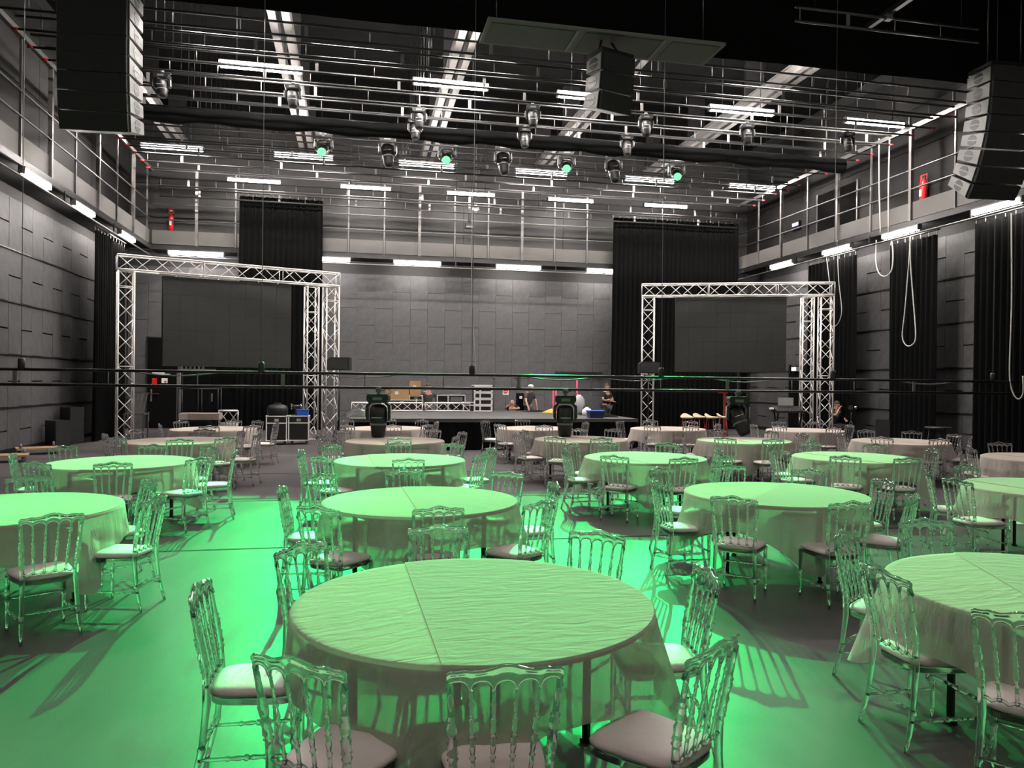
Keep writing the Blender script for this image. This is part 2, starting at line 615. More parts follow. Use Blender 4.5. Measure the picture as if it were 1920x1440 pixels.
# ------------------------------------------------------------------ roof steel along the hall
for i, x in enumerate((-6.3, -1.8, 2.65, 7.2, 11.8)):
    b = thing('roof_beam', 'pale twin steel roof beam running lengthwise, %s from the left' % ORD[i], 'beam', (x, 16.2, 10.3), 0, 'roof beams')
    for s in (-.16, .16):
        m = MB().box(s - .09, s + .09, 0, 13.6, -.01, .01).box(s - .008, s + .008, 0, 13.6, .01, .28).box(s - .09, s + .09, 0, 13.6, .28, .30)
        m.build('girder', 'steel_beam', b)
    for y in (1, 5, 9, 13):
        MB().box(-.3, .3, y, y + .1, .3, 1.7).build('hanger', 'bar_metal', b)

# ------------------------------------------------------------------ flying bars (ladder beams)
rung_thin = MB().tube((0, 0, 0), (0, 0, .27), .011, 6).mesh('rung', 'galv')
rung_wide = MB().box(-.035, .035, -.008, .008, 0, .27).mesh('rung_plate', 'galv')
cap_me = MB().tube((-.06, 0, 0), (.06, 0, 0), .031, 8).mesh('end_cap', 'red')


def flying_bar(x0, x1, y, ztop, label, cap=True, cables=(0.12, 0.38, 0.62, 0.88), group='lighting bars under the ceiling', step=1.05, ph=0.0, top=None, tube_mat='bar_metal'):
    b = thing('lighting_bar', label, 'lighting bar', (x0, y, ztop - .27), 0, group)
    L = x1 - x0
    for z, nm in ((0, 'lower_tube'), (.27, 'upper_tube')):
        MB().tube((0, 0, z), (L, 0, z), .027, 8).build(nm, tube_mat, b)
    k = 0
    x = .1 + ph
    while x < L:
        link('rung', rung_wide if k % 3 == 1 else rung_thin, b, (x, 0, 0))
        x += step
        k += 1
    if cap:
        link('end_cap', cap_me, b, (0, 0, 0))
        link('end_cap', cap_me, b, (L, 0, 0))
    for c in cables:
        MB().tube((c * L, 0, .27), (c * L, 0, (top or ZC) - .002 - ztop + .27), .006, 5).build('suspension_cable', 'black_metal', b)
    return b


bar_y = [16.4, 17.35, 18.1, 18.9, 19.75, 20.6, 21.3, 22.1, 22.9, 23.7, 24.5, 25.2, 26.0, 26.9, 27.6]
for i, y in enumerate(bar_y):
    z = 9.22 + random.uniform(-.03, .05) if i != 9 else 9.74
    flying_bar(BXL + .35, BXR - .3, y, z, 'long black twin-tube lighting bar under the ceiling, %s row from the camera' % ORD[i],
               step=1.05 if i % 2 else 1.3, ph=random.uniform(0, .8))
for i, (y, z) in enumerate(((28.25, 8.78), (28.6, 8.5))):
    flying_bar(BXL + .5, BXR - .5, y, z, 'slim black twin-tube bar before the far gallery, %s of two from the camera' % ORD[i], False, step=.9, ph=.3 * i)
# a bundled black drape tied along the bars
m = MB()
pts = [Vector((BXL + .6 + .5 * k, 0, .03 * sin(k * 1.3))) for k in range(44)]
m.sweep(pts, [.20 + .025 * sin(k * 2.1) for k in range(44)], 10)
o = m.build('rolled_drape', 'velvet', None, (0, 21.3, 8.74))
tag(o, 'thick bundle of black drape tied along a lighting bar', 'drape')
# high fixed border in front of the rig
def drape_mesh(w, h, pleat=.18, amp=.06, seg=None, rows=5):
    n = seg or max(12, int(w / pleat * 6))
    m = MB()
    vs, fs = [], []
    ph = random.uniform(0, 6)
    for j in range(rows + 1):
        t = j / rows
        for i in range(n + 1):
            x = -w / 2 + w * i / n
            a = amp * (0.55 + .45 * t)
            y = a * sin(2 * pi * x / pleat + ph + .6 * sin(x * 3.1 + t)) + .02 * sin(x * 1.7 + 2 * t)
            vs.append((x * (1 + .02 * t), y, -h * t))
    W = n + 1
    for j in range(rows):
        for i in range(n):
            fs.append((j * W + i, j * W + i + 1, (j + 1) * W + i + 1, (j + 1) * W + i))
    m.add(vs, fs, True)
    return m


bd = thing('border_drape', 'wide black border drape hiding the rig above the nearest bar', 'drape', (4.25, 16.0, ZC), 0)
drape_mesh(24.6, ZC - 9.26, .5, .006, 220, 3).build('cloth', 'velvet', bd)
MB().tube((-12.2, 0, -.05), (12.2, 0, -.05), .03, 8).build('rod', 'bar_metal', bd)
# short bars nearer to the camera, below the dark ceiling
flying_bar(8.3, 12.45, 13.4, 9.2, 'short grey bar hung high beside the right loudspeaker array', False, (.1, .9))
b = thing('cross_bar', 'grey cross tube bolted between the high bars at upper right', 'lighting bar', (10.35, 13.4, 9.28), 0)
MB().bar((0, -2.6, .03), (0, .6, .03), .10, .10).build('tube', 'bar_metal', b)
MB().box(-.06, .06, -.06, .06, -.12, .0).build('clamp', 'grey_metal', b)

# the lowered bar across the hall
FBY = 15.0
fb = flying_bar(-9.0 + 1.2, 15.4, FBY, 2.0, 'long black lighting bar lowered to head height across the tables', False, (), None, 1.52, .3, None, 'black_metal')
for px in (40, 490, 885, 1240, 1562, 1862):
    p = at(px, 690, Y=FBY)
    MB().lathe([(.035, -.02), (.06, 0), (.06, .16), (.045, .19)], 10).build('pulley_block', 'black_plastic', fb, (p.x + 7.8, 0, .28))
    MB().tube((p.x + 7.8, 0, .4), (p.x + 7.8, 0, 10.2), .007, 5).build('suspension_cable', 'cable', fb)
for px in (250, 600, 985, 1130, 1340, 1690):
    p = at(px, 700, Y=FBY)
    pts = [(p.x + 7.8 + .18 * k, .03, .25 - .06 * sin(pi * k / 8)) for k in range(9)]
    MB().sweep(pts, .012, 5).build('power_cable', 'cable', fb)

# ceiling panel over the centre cluster
cp = thing('canopy_panel', 'flat grey framed panel hung flat below the dark ceiling', 'panel', (4.22, 12.85, 7.83), 0)
MB().box(-2.12, 2.12, -.45, .45, 0, .05).build('frame', 'canopy_edge', cp)
for k, (a, b_) in enumerate(((-2.05, -.62), (-.42, .95), (1.15, 2.05))):
    MB().box(a, b_, -.38, .38, -.012, .0).build('board', 'canopy', cp)
for a in (-.52, 1.05):
    MB().bar((a - .05, -.4, -.01), (a - .05, .4, -.01), .04, .02).build('brace', 'grey_metal', cp)
for sx in (-1.9, 1.9):
    MB().tube((sx, 0, .05), (sx, 0, 4.168), .008, 5).build('cable', 'black_metal', cp)
# ================================================================== CURTAINS
def curtain(px0, px1, label, X=None, Y=None, ztop=6.2, zbot=0.02, side=0):
    if X is not None:
        a, b = at(px0, 600, X=X), at(px1, 600, X=X)
        w = abs(a.y - b.y)
        loc = (X, (a.y + b.y) / 2, ztop)
        rz = pi / 2
    else:
        a, b = at(px0, 600, Y=Y), at(px1, 600, Y=Y)
        w = abs(a.x - b.x)
        loc = ((a.x + b.x) / 2, Y, ztop)
        rz = 0
    t = thing('curtain', label, 'curtain', loc, rz, 'black velvet stage curtains')
    drape_mesh(w, ztop - zbot, .2, .07).build('cloth', 'velvet', t)
    MB().tube((-w / 2 - .1, 0, .12), (w / 2 + .1, 0, .12), .025, 8).build('rod', 'bar_metal', t)
    hook = MB().bar((0, 0, -.02), (0, 0, .13), .02, .012).mesh('hook', 'galv')
    n = int(w / .28)
    for k in range(n + 1):
        link('hook', hook, t, (-w / 2 + w * k / max(1, n), 0, 0))
    return t


curtain(447, 603, 'tall black curtain hung behind the left video screen', Y=28.9, ztop=8.45)
curtain(1148, 1383, 'wide tall black curtain behind the right video screen', Y=28.9, ztop=8.45)
curtain(177, 232, 'black curtain along the left wall beside the left truss frame', X=-7.35, ztop=6.12)
curtain(1516, 1603, 'black curtain on the right wall just behind the right truss', X=15.85, ztop=6.12)
curtain(1668, 1755, 'black curtain between two grey wall strips on the right', X=15.85, ztop=6.12)
curtain(1828, 2010, 'nearest black curtain at the right picture edge', X=15.85, ztop=6.12)

# ================================================================== LOUDSPEAKER ARRAYS
def cabinet_meshes(W, H, D):
    b = MB()
    hf, hb = H / 2 - .006, H / 2 * .72
    b.hexa([(-W / 2, -D / 2, -hf), (W / 2, -D / 2, -hf), (W / 2, D / 2, -hb), (-W / 2, D / 2, -hb),
            (-W / 2, -D / 2, hf), (W / 2, -D / 2, hf), (W / 2, D / 2, hb), (-W / 2, D / 2, hb)])
    body = b.mesh('cabinet', 'black_plastic')
    g = MB()
    n = 8
    poly = [(-W / 2 + .01, -D / 2)] + [(-W / 2 + .02 + (W - .04) * k / n, -D / 2 - .03 - .03 * abs(2 * k / n - 1)) for k in range(n + 1)] + [(W / 2 - .01, -D / 2)]
    g.prism(poly, -hf - .005, hf + .005, 'z')
    grille = g.mesh('grille', 'grille')
    s = MB()
    s.hexa([(0, -D / 2 + .01, -hf + .01), (.012, -D / 2 + .01, -hf + .01), (.012, D / 2 - .01, -hb + .008), (0, D / 2 - .01, -hb + .008),
            (0, -D / 2 + .01, hf - .01), (.012, -D / 2 + .01, hf - .01), (.012, D / 2 - .01, hb - .008), (0, D / 2 - .01, hb - .008)])
    side = s.mesh('side_plate', 'cab_side')
    h = MB()
    for sg in (-1, 1):
        pts = [(.12 * cos(a) * 1.0, sg * (.014 + .085 * abs(sin(a)))) for a in [pi * k / 10 for k in range(11)]]
        h.prism(pts, 0, .004, 'x')
    handle = h.mesh('handle_cut', 'black_plastic')
    return body, grille, side, handle


def line_array(label, loc, rz, n, W, H, D, tilts, ztop, cables=True):
    t = thing('line_array', label, 'loudspeaker', loc, rz, 'hung loudspeaker arrays')
    body, grille, side, handle = cabinet_meshes(W, H, D)
    y, z = 0.0, ztop
    ang = 0.0
    for k in range(n):
        ang = radians(tilts[min(k, len(tilts) - 1)])
        # step down along the array's own axis
        cy, cz = y + sin(ang) * H / 2, z - cos(ang) * H / 2
        c = link('cabinet', body, t, (0, cy, cz), (ang, 0, 0))
        link('grille', grille, c)
        link('side_plate', side, c, (W / 2, 0, 0))
        link('side_plate', side, c, (-W / 2 - .012, 0, 0))
        link('handle_cut', handle, c, (W / 2 + .012, 0, 0))
        link('handle_cut', handle, c, (-W / 2 - .016, 0, 0))
        y, z = y + sin(ang) * H, z - cos(ang) * H
    MB().box(-W / 2, W / 2, -D / 2, D / 2, ztop + .0, ztop + .08).build('flying_frame', 'black_metal', t)
    if cables:
        for s in (-W / 3, W / 3):
            MB().tube((s, 0, ztop + .08), (s, 0, ZC - loc[2]), .012, 6).build('chain', 'black_metal', t)
    return t


line_array('tall black loudspeaker array hung at upper left', (-4.05, 13.4, 0), radians(-4), 12, 1.06, .285, .62,
           [0, 0, 0, 0, 0, 0, 0, 1, 2, 4, 7, 10], 9.25)
line_array('tall curved black loudspeaker array hung at upper right', (12.3, 12.6, 0), radians(-4), 8, 1.06, .29, .62,
           [2, 4, 7, 11, 16, 21, 27, 33], 7.98)
line_array('short black loudspeaker cluster hung in the middle below the panel', (4.25, 12.5, 0), radians(18), 3, .68, .30, .42,
           [2, 6, 12], 7.42, False)
ca = [o for o in bpy.data.objects if o.name == 'line_array.002'][0]
for s in (-.25, .25):
    MB().bar((s, 0, 7.5), (s * .2 + .1, .3, 7.95), .03).build('strap', 'black_metal', ca)

# ================================================================== MOVING HEADS
def aim_quat(d):
    return Vector((0, 0, -1)).rotation_difference(Vector(d).normalized())


def moving_head(loc, label, d, s=1.0, lens='black_plastic', rz=-.15, big=True, group='moving head lights on the bars'):
    """hangs from loc (bar underside); d = pointing direction of the head (world-ish)"""
    t = thing('moving_head', label, 'stage light', loc, rz, group)
    t.scale = (s, s, s)
    d = Matrix.Rotation(-rz, 3, 'Z') @ Vector(d)
    MB().box(-.03, .03, -.03, .03, -.09, .04).tube((-.05, 0, .0), (.05, 0, 0), .05, 8).build('clamp', 'grey_metal', t)
    m = MB()
    m.prism([(-.19, -.09), (-.21, -.13), (-.21, -.20), (-.17, -.26), (.17, -.26), (.21, -.20), (.21, -.13), (.19, -.09)], -.15, .15)
    base = m.build('base', 'black_plastic', t)
    MB().box(-.09, .09, -.156, -.15, -.21, -.15).build('display', 'grey_metal', base)
    for sx in (-1, 1):
        m = MB()
        m.prism([(sx * .15, -.25), (sx * .235, -.30), (sx * .245, -.52), (sx * .215, -.60), (sx * .185, -.60), (sx * .185, -.34), (sx * .13, -.27)], -.06, .06)
        a = m.build('yoke_arm', 'black_plastic', t)
        MB().bar((sx * .246, -.03, -.31), (sx * .250, -.03, -.54), .012, .05).build('trim_strip', 'alu', a)
    q = aim_quat(d)
    hd = MB()
    hd.lathe([(.05, .24), (.13, .22), (.165, .16), (.172, .02), (.168, -.08), (.15, -.20), (.135, -.36), (.12, -.40), (.105, -.41)], 8 if big else 14)
    h = hd.build('head', 'black_plastic', t, (0, 0, -.53), q)
    MB().lathe([(.110, -.412), (.108, -.418), (.06, -.428), (.01, -.43)], 16).build('lens', lens, h)
    MB().lathe([(.158, -.13), (.165, -.14), (.163, -.16), (.152, -.17)], 14).build('ring', 'grey_metal', h)
    MB().bar((-.1, -.168, -.02), (.1, -.168, -.02), .012, .01).build('badge', 'alu', h)
    pts = [(.06, .0, -.03), (.16, .05, .02), (.24, .05, -.06), (.14, .03, -.1)]
    MB().sweep(pts, .010, 5).build('power_lead', 'cable', t)
    return t


def bar_point(px, y, z=None, zz=9.0):
    p = at(px, 300, Y=y)
    return Vector((p.x, y, z if z is not None else zz))


# row of seven large heads, four of them lit green and turned to the audience
big = [(607, True, (-2.7, 8.2)), (727, False, None), (838, True, (-.1, 7.2)), (943, False, None), (1062, True, (2.6, 7.6)), (1150, False, None), (1268, True, (5.6, 8.4))]
YH = 23.7
for i, (px, lit, tgt) in enumerate(big):
    p = bar_point(px, YH, 9.44)
    if lit:
        d = Vector((tgt[0], tgt[1], 0)) - (p + Vector((0, 0, -.53)))
        d.normalize()
        hd = Vector((d.x, d.y, d.z))
        t = moving_head(p, 'green-lit moving head light on the rear bar, %s of the lit ones from left' % ORD[i // 2], hd, 1.12, 'green_lens')
        ld = bpy.data.lights.new('green_beam', 'SPOT')
        ld.energy = GREEN_POWER * (1.1, 1.0, .6, .75)[i // 2]
        ld.color = (0.0, 1.0, 0.19)
        ld.spot_size = radians(GREEN_CONE)
        ld.spot_blend = 0.3
        ld.shadow_soft_size = 0.06
        lo = bpy.data.objects.new('green_beam', ld)
        COL.objects.link(lo)
        lo.parent = t
        q = aim_quat(Matrix.Rotation(.15, 3, 'Z') @ d)
        lo.rotation_mode = 'QUATERNION'
        lo.rotation_quaternion = q
        lo.location = Vector((0, 0, -.53)) + (q @ Vector((0, 0, -.47)))
    else:
        moving_head(p, 'unlit moving head pointing down on the rear bar, %s of the unlit ones' % ORD[i // 2], (.06, -.35, -1), 1.12)

small = [(303, 145, 18.9), (548, 158, 18.9), (785, 188, 19.75), (778, 220, 20.6), (998, 195, 19.75), (983, 232, 20.6), (1210, 212, 19.75), (1175, 245, 20.6), (1400, 228, 20.6), (1588, 245, 20.6)]
GS = 'small unlit wash lights on the front bars'
for i, (px, py, y) in enumerate(small):
    y = min(bar_y[2:8], key=lambda yy: abs(at(px, py, Y=yy).z - 8.95))
    p = bar_point(px, y, 8.93)
    mh = moving_head(p, 'small unlit wash light hanging from the front bars, %s from the left' % ORD[[303, 548, 778, 785, 983, 998, 1175, 1210, 1400, 1588].index(px)],
                (.02, -.12, -1), .8, 'black_plastic', -.15, False, GS)
    mh.scale = (.8, .8, .62)
# three heads on the lowered bar
for (px, d, lab) in ((710, (0, -.03, -1), 'dark moving head hanging from the lowered bar over the centre tables'),
                     (1060, (0, -.03, -1), 'dark moving head hanging from the lowered bar in front of the stage'),
                     (1383, (.28, -.5, -1), 'dark tilted moving head on the lowered bar near the stools')):
    p = at(px, 730, Y=FBY)
    moving_head((p.x, FBY, 1.70), lab, d, 1.0, 'black_plastic', -.2, True, 'moving head lights on the lowered bar')

# round work lamps on the bars
for (px, py, y, z, lab) in ((1548, 303, 22.9, 8.75, 'round lit work lamp at the right end of the rig'), (892, 393, 28.7, 8.0, 'small round lit lamp hanging before the far gallery')):
    p = at(px, py, Y=y)
    t = thing('work_lamp', lab, 'lamp', (p.x, y, p.z), 0)
    MB().lathe([(.02, .2), (.05, .16), (.13, .05), (.14, 0)], 14, None, False).build('shade', 'grey_metal', t)
    MB().sphere((0, 0, .03), .08).build('bulb', 'bulb', t)
    MB().tube((0, 0, .18), (0, 0, ZC - .002 - p.z), .01, 5).build('cord', 'cable', t)
p = at(880, 424, Y=29.24)
t = thing('hoist_controller', 'small dark box hanging on a pole before the far gallery', 'box', (p.x, 29.24, p.z))
MB().box(-.16, .16, -.1, .1, -.1, .1).build('body', 'black_plastic', t)
MB().tube((0, 0, .1), (0, 0, 9.3 - p.z), .05, 6).build('pole', 'grey_metal', t)
MB().box(-.14, .14, -.11, -.1, -.07, -.01).build('face', 'grey_metal', t)

# ================================================================== TRUSS FRAMES AND VIDEO SCREENS
def truss_part(parent, name, p0, p1, a, cr=.025, br=.012, step=None):
    """box truss between p0,p1 (local): chords mesh with four bracing sub-parts"""
    p0, p1 = Vector(p0), Vector(p1)
    d = (p1 - p0)
    L = d.length
    d.normalize()
    if abs(d.z) > .9:
        u, w = Vector((1, 0, 0)), Vector((0, 1, 0))
    else:
        u, w = Vector((0, 0, 1)), Vector((0, 1, 0))
        if abs(d.y) > .7:
            w = Vector((1, 0, 0))
    h = a / 2 - cr
    m = MB()
    cor = [(u * su + w * sw) * h for su, sw in ((-1, -1), (1, -1), (1, 1), (-1, 1))]
    for c in cor:
        m.tube(p0 + c, p1 + c, cr, 8)
    for q in (p0, p1):
        for i in range(4):
            m.tube(q + cor[i], q + cor[(i + 1) % 4], br, 5)
    o = m.build(name, 'alu', parent)
    step = step or a
    n = max(1, int(round(L / step)))
    for i in range(4):
        A, B = cor[i], cor[(i + 1) % 4]
        bmx = MB()
        for k in range(n):
            s0, s1 = p0 + d * (L * k / n), p0 + d * (L * (k + 1) / n)
            if (k + i) % 2:
                bmx.tube(s0 + A, s1 + B, br, 5)
            else:
                bmx.tube(s0 + B, s1 + A, br, 5)
            if k and k % 5 == 0:
                bmx.tube(s0 + A, s0 + B, br, 5)
        bmx.build('bracing', 'alu', o)
    return o


def truss_frame(label, A, B, H, a, double_at):
    A, B = Vector(A), Vector(B)
    ang = atan2(B.y - A.y, B.x - A.x)
    W = hypot(B.x - A.x, B.y - A.y)
    t = thing('screen_truss', label, 'truss', (A.x, A.y, 0), ang, 'aluminium truss frames carrying the screens')
    truss_part(t, 'tower', (0, 0, .02), (0, 0, H - a), a)
    truss_part(t, 'tower', (W, 0, .02), (W, 0, H - a), a)
    for x in double_at:
        truss_part(t, 'tower', (x * W - .5 if x > .5 else .5, .35, .02), (x * W - .5 if x > .5 else .5, .35, H - a), a * .9)
    truss_part(t, 'top_beam', (-a / 2, 0, H - a / 2), (W + a / 2, 0, H - a / 2), a)
    for x in (0, W):
        MB().box(x - .35, x + .35, -.35, .35, 0, .02).build('base_plate', 'galv', t)
    for x in (.3, W - .6):
        MB().tube((x, -a / 2, H - a - .03), (x + .5, -a / 2, H - a - .03), .025, 8).build('rigging_pipe', 'alu', t)
    return t, W


def screen(label, frame, px0, px1, py_top, py_bot, A, ang):
    """screen panel inside a frame's plane"""
    n = Vector((-sin(ang), cos(ang), 0))
    def hit(px, py):
        d = ray(px, py)
        o = Vector((0, 0, HC))
        tt = (Vector((A[0], A[1], 0)) - o).dot(n) / d.dot(n)
        return o + d * tt
    a_, b_ = hit(px0, 600), hit(px1, 600)
    zt = hit(px0, py_top).z
    zb = hit(px0, py_bot).z
    w = (b_ - a_).length
    t = thing('video_screen', label, 'screen', ((a_.x + b_.x) / 2, (a_.y + b_.y) / 2, zb), ang, 'dark video screens in the truss frames')
    h = zt - zb
    nx, nz = 8, 5
    for i in range(nx):
        for k in range(nz):
            MB().box(-w / 2 + w * i / nx + .001, -w / 2 + w * (i + 1) / nx - .001, -.05, .04, h * k / nz + .001, h * (k + 1) / nz - .001).build('screen_tile', 'screen_off', t)
    MB().box(-w / 2 - .01, w / 2 + .01, .04, .12, 0, h).build('rear_frame', 'black_metal', t)
    for k in range(6):
        x = -w / 2 + w * (k + .6) / 6.3
        MB().bar((x, 0, h), (x, 0, 5.2 - .4 - zb), .03, .03).bar((x - .06, 0, h + .08), (x + .06, 0, h + .08), .05, .06).build('hanging_clamp', 'alu', t)
    return t


HF = 5.2
def frame_pt(px, zc):
    xc = (px - 960) / F * zc
    return (zc * sin(YAW) + xc * cos(YAW), zc * cos(YAW) - xc * sin(YAW), 0)


A1, B1 = frame_pt(234, 20.7), frame_pt(619, 23.7)
f1, W1 = truss_frame('silver truss goal frame round the left video screen', A1, B1, HF, .44, (1.0,))
screen('large dark video screen hung in the left truss frame', f1, 305, 545, 517, 686, A1, atan2(B1[1] - A1[1], B1[0] - A1[0]))
A2, B2 = frame_pt(1214, 25.6), frame_pt(1547, 24.7)
f2, W2 = truss_frame('silver truss goal frame round the right video screen', A2, B2, HF, .44, (1.0,))
screen('large dark video screen hung in the right truss frame', f2, 1266, 1474, 558, 697, A2, atan2(B2[1] - A2[1], B2[0] - A2[0]))

# column speakers fixed to the frames on poles
for (px, zc, lab) in ((636, 22.9, 'black wedge loudspeaker on a pole beside the left truss frame'), (1216, 24.9, 'black wedge loudspeaker on a pole before the right truss frame')):
    p = frame_pt(px, zc)
    t = thing('pole_speaker', lab, 'loudspeaker', (p[0], p[1], 0), -.2, 'loudspeakers on poles')
    z0 = zat(px, 694 if px < 900 else 700, p[0], p[1])
    m = MB().prism([(-.33, z0), (.33, z0), (.33, z0 + .38), (-.25, z0 + .38), (-.33, z0 + .30)], -.2, .2)
    c = m.build('cabinet', 'black_plastic', t)
    MB().box(-.30, .30, -.215, -.2, z0 + .03, z0 + .33).build('grille', 'grille', c)
    MB().tube((0, 0, .3), (0, 0, z0), .02, 8).build('pole', 'black_metal', t)
    for k in range(3):
        a = k * 2.09
        MB().tube((0, 0, .75), (.3 * cos(a), .3 * sin(a), .015), .014, 6).build('leg', 'black_metal', t)
# ================================================================== TABLES AND CHAIRS
TZ = 0.76
CH = 0.92
CR = 0.90


def interp(tab, z):
    for (a, va), (b, vb) in zip(tab[:-1], tab[1:]):
        if z <= b:
            t = (z - a) / (b - a) if b > a else 0
            if isinstance(va, tuple):
                return tuple(p + (q - p) * t for p, q in zip(va, vb))
            return va + (vb - va) * t
    return tab[-1][1]


def chair_meshes():
    M = {}
    # rear posts: leg, back post in one piece, turned rings
    path = [(0, (.188, -.262)), (.2, (.176, -.215)), (.42, (.168, -.195)), (.55, (.174, -.203)), (.86, (.194, -.262))]
    rad = [(0, .0115), (.10, .0135), (.18, .015), (.19, .019), (.205, .019), (.215, .015), (.36, .0165), (.40, .019), (.46, .0185),
           (.50, .0165), (.545, .015), (.555, .021), (.565, .015), (.575, .021), (.60, .0175), (.625, .021), (.635, .0145), (.66, .019),
           (.685, .0205), (.695, .0145), (.705, .0205), (.715, .0135), (.78, .0115), (.84, .0115)]
    for s, nm in ((-1, 'post_l'), (1, 'post_r')):
        pts = [(s * interp(path, z)[0], interp(path, z)[1], z) for z, r in rad]
        M[nm] = MB().sweep(pts, [r for z, r in rad], 8).mesh('rear_post', 'clear')
    # front legs
    rad = [(0, .0105), (.08, .0125), (.20, .0145), (.21, .0195), (.225, .0195), (.235, .0145), (.26, .018), (.285, .0145), (.295, .0195),
           (.31, .0145), (.34, .018), (.365, .015), (.375, .0195), (.39, .0195), (.41, .018)]
    for s, nm in ((-1, 'leg_l'), (1, 'leg_r')):
        pts = [(s * (.186 - .008 * z), .192 - .01 * z, z) for z, r in rad]
        M[nm] = MB().sweep(pts, [r for z, r in rad], 8).mesh('front_leg', 'clear')
    # top rail: crest board with beaded edges over five arches
    xs = [-.205 + .41 * i / 40 for i in range(41)]
    m = MB()
    vs, fs = [], []
    for x in xs:
        u = x / .205
        top = .886 + .030 * math.exp(-(u / .36) ** 2) + .009 * math.exp(-((abs(u) - .66) / .13) ** 2) + .006 * math.exp(-((abs(u) - 1) / .12) ** 2)
        top -= .012 * max(0, abs(u) - .94) / .06
        q = (u + 1) / 2 * 5
        fr = q - math.floor(q)
        if abs(u) > .999:
            fr = 0
        bot = .806 + .040 * sqrt(max(0, 1 - (2 * fr - 1) ** 2)) ** .8
        if bot > top - .02:
            bot = top - .02
        zc = (top + bot) / 2
        y0 = -.258 - .02 * (1 - u * u) - (zc - .86) * .22
        h = top - bot
        prof = [(0, bot), (.009, bot + .006), (.009, bot + .012), (.0055, bot + h * .4), (.0055, bot + h * .65), (.010, top - .012), (.010, top - .006), (0, top),
                (-.010, top - .006), (-.010, top - .012), (-.0055, bot + h * .65), (-.0055, bot + h * .4), (-.009, bot + .012), (-.009, bot + .006)]
        for dy, z in prof:
            vs.append((x, y0 + dy - (z - zc) * .22, z))
    n = 14
    for i in range(40):
        for k in range(n):
            fs.append((i * n + k, i * n + (k + 1) % n, (i + 1) * n + (k + 1) % n, (i + 1) * n + k))
    fs.append(tuple(range(n)))
    fs.append(tuple(40 * n + k for k in range(n - 1, -1, -1)))
    m.add(vs, fs, True)
    M['top_rail'] = m.mesh('top_rail', 'clear')
    # spindles
    rad = [(.472, .007), (.485, .012), (.495, .007), (.52, .0085), (.55, .0075), (.56, .0125), (.57, .0075), (.60, .0115), (.625, .0075), (.635, .013),
           (.645, .0075), (.66, .0115), (.69, .0075), (.70, .0125), (.71, .007), (.755, .0065), (.763, .011), (.771, .0065), (.815, .007)]
    for k, u in enumerate((-.6, -.2, .2, .6)):
        pts = []
        for z, r in rad:
            t = (z - .47) / .345
            x = u * (.168 + .032 * t)
            y = -.196 - .02 * (1 - u * u) * t - .052 * t
            pts.append((x, y, z))
        M['spindle%d' % k] = MB().sweep(pts, [r for z, r in rad], 7).mesh('spindle', 'clear')
    # scalloped lower rail
    pts = []
    for i in range(31):
        u = -1 + 2 * i / 30
        pts.append((u * .166, -.196, .468 + .014 * abs(cos((u + 1) / 2 * 5 * pi))))
    M['lower_rail'] = MB().sweep(pts, .0085, 6).mesh('lower_rail', 'clear')
    # seat frame: rounded trapezoid ring, solid plate
    def outline(g, zz, n=28):
        out = []
        for i in range(n):
            a = 2 * pi * i / n
            cx, cy = cos(a), sin(a)
            e = .42
            x = math.copysign(abs(cx) ** e, cx)
            y = math.copysign(abs(cy) ** e, cy)
            hw = .188 + .022 * y
            out.append((x * (hw + g), y * (.2 + g) + .005, zz))
        return out

    def loft(layers):
        m = MB()
        n = len(layers[0])
        vs = [p for L in layers for p in L]
        fs = []
        for j in range(len(layers) - 1):
            for i in range(n):
                fs.append((j * n + i, j * n + (i + 1) % n, (j + 1) * n + (i + 1) % n, (j + 1) * n + i))
        fs.append(tuple(range(n - 1, -1, -1)))
        fs.append(tuple((len(layers) - 1) * n + i for i in range(n)))
        m.add(vs, fs, True)
        return m
    M['seat_frame'] = loft([outline(-.006, .392), outline(0, .397), outline(0, .420), outline(-.005, .424)]).mesh('seat_frame', 'clear')
    M['cushion'] = loft([outline(-.012, .4245), outline(.004, .432), outline(.006, .446), outline(-.004, .458), outline(-.03, .467),
                         outline(-.08, .472), outline(-.14, .474)]).mesh('cushion', 'cushion')
    # stretchers

    def stretcher(a, b):
        a, b = Vector(a), Vector(b)
        prof = [(0, .007), (.18, .009), (.28, .0085), (.3, .014), (.33, .0085), (.42, .012), (.47, .008), (.485, .015), (.515, .015), (.53, .008), (.58, .012), (.67, .0085), (.7, .014), (.72, .0085), (.82, .009), (1, .007)]
        return MB().sweep([a.lerp(b, t) for t, r in prof], [r for t, r in prof], 7)
    M['str_f'] = stretcher((-.184, .19, .235), (.184, .19, .235)).mesh('stretcher', 'clear')
    M['str_b'] = stretcher((-.176, -.214, .205), (.176, -.214, .205)).mesh('stretcher', 'clear')
    M['str_l'] = stretcher((-.185, .19, .155), (-.178, -.228, .155)).mesh('stretcher', 'clear')
    M['str_r'] = stretcher((.185, .19, .155), (.178, -.228, .155)).mesh('stretcher', 'clear')
    return M


CM = chair_meshes()
CPARTS = [('top_rail', 'top_rail'), ('spindle', 'spindle0'), ('spindle', 'spindle1'), ('spindle', 'spindle2'), ('spindle', 'spindle3'),
          ('lower_rail', 'lower_rail'), ('rear_post', 'post_l'), ('rear_post', 'post_r'), ('front_leg', 'leg_l'), ('front_leg', 'leg_r'),
          ('stretcher', 'str_f'), ('stretcher', 'str_b'), ('stretcher', 'str_l'), ('stretcher', 'str_r'), ('seat_frame', 'seat_frame'), ('cushion', 'cushion')]


def chair(x, y, rz, label):
    c = thing('spindle_chair', label, 'chair', (x, y, 0), rz, 'clear spindle-back chairs around the round tables')
    for nm, key in CPARTS:
        link(nm, CM[key], c)
    return c


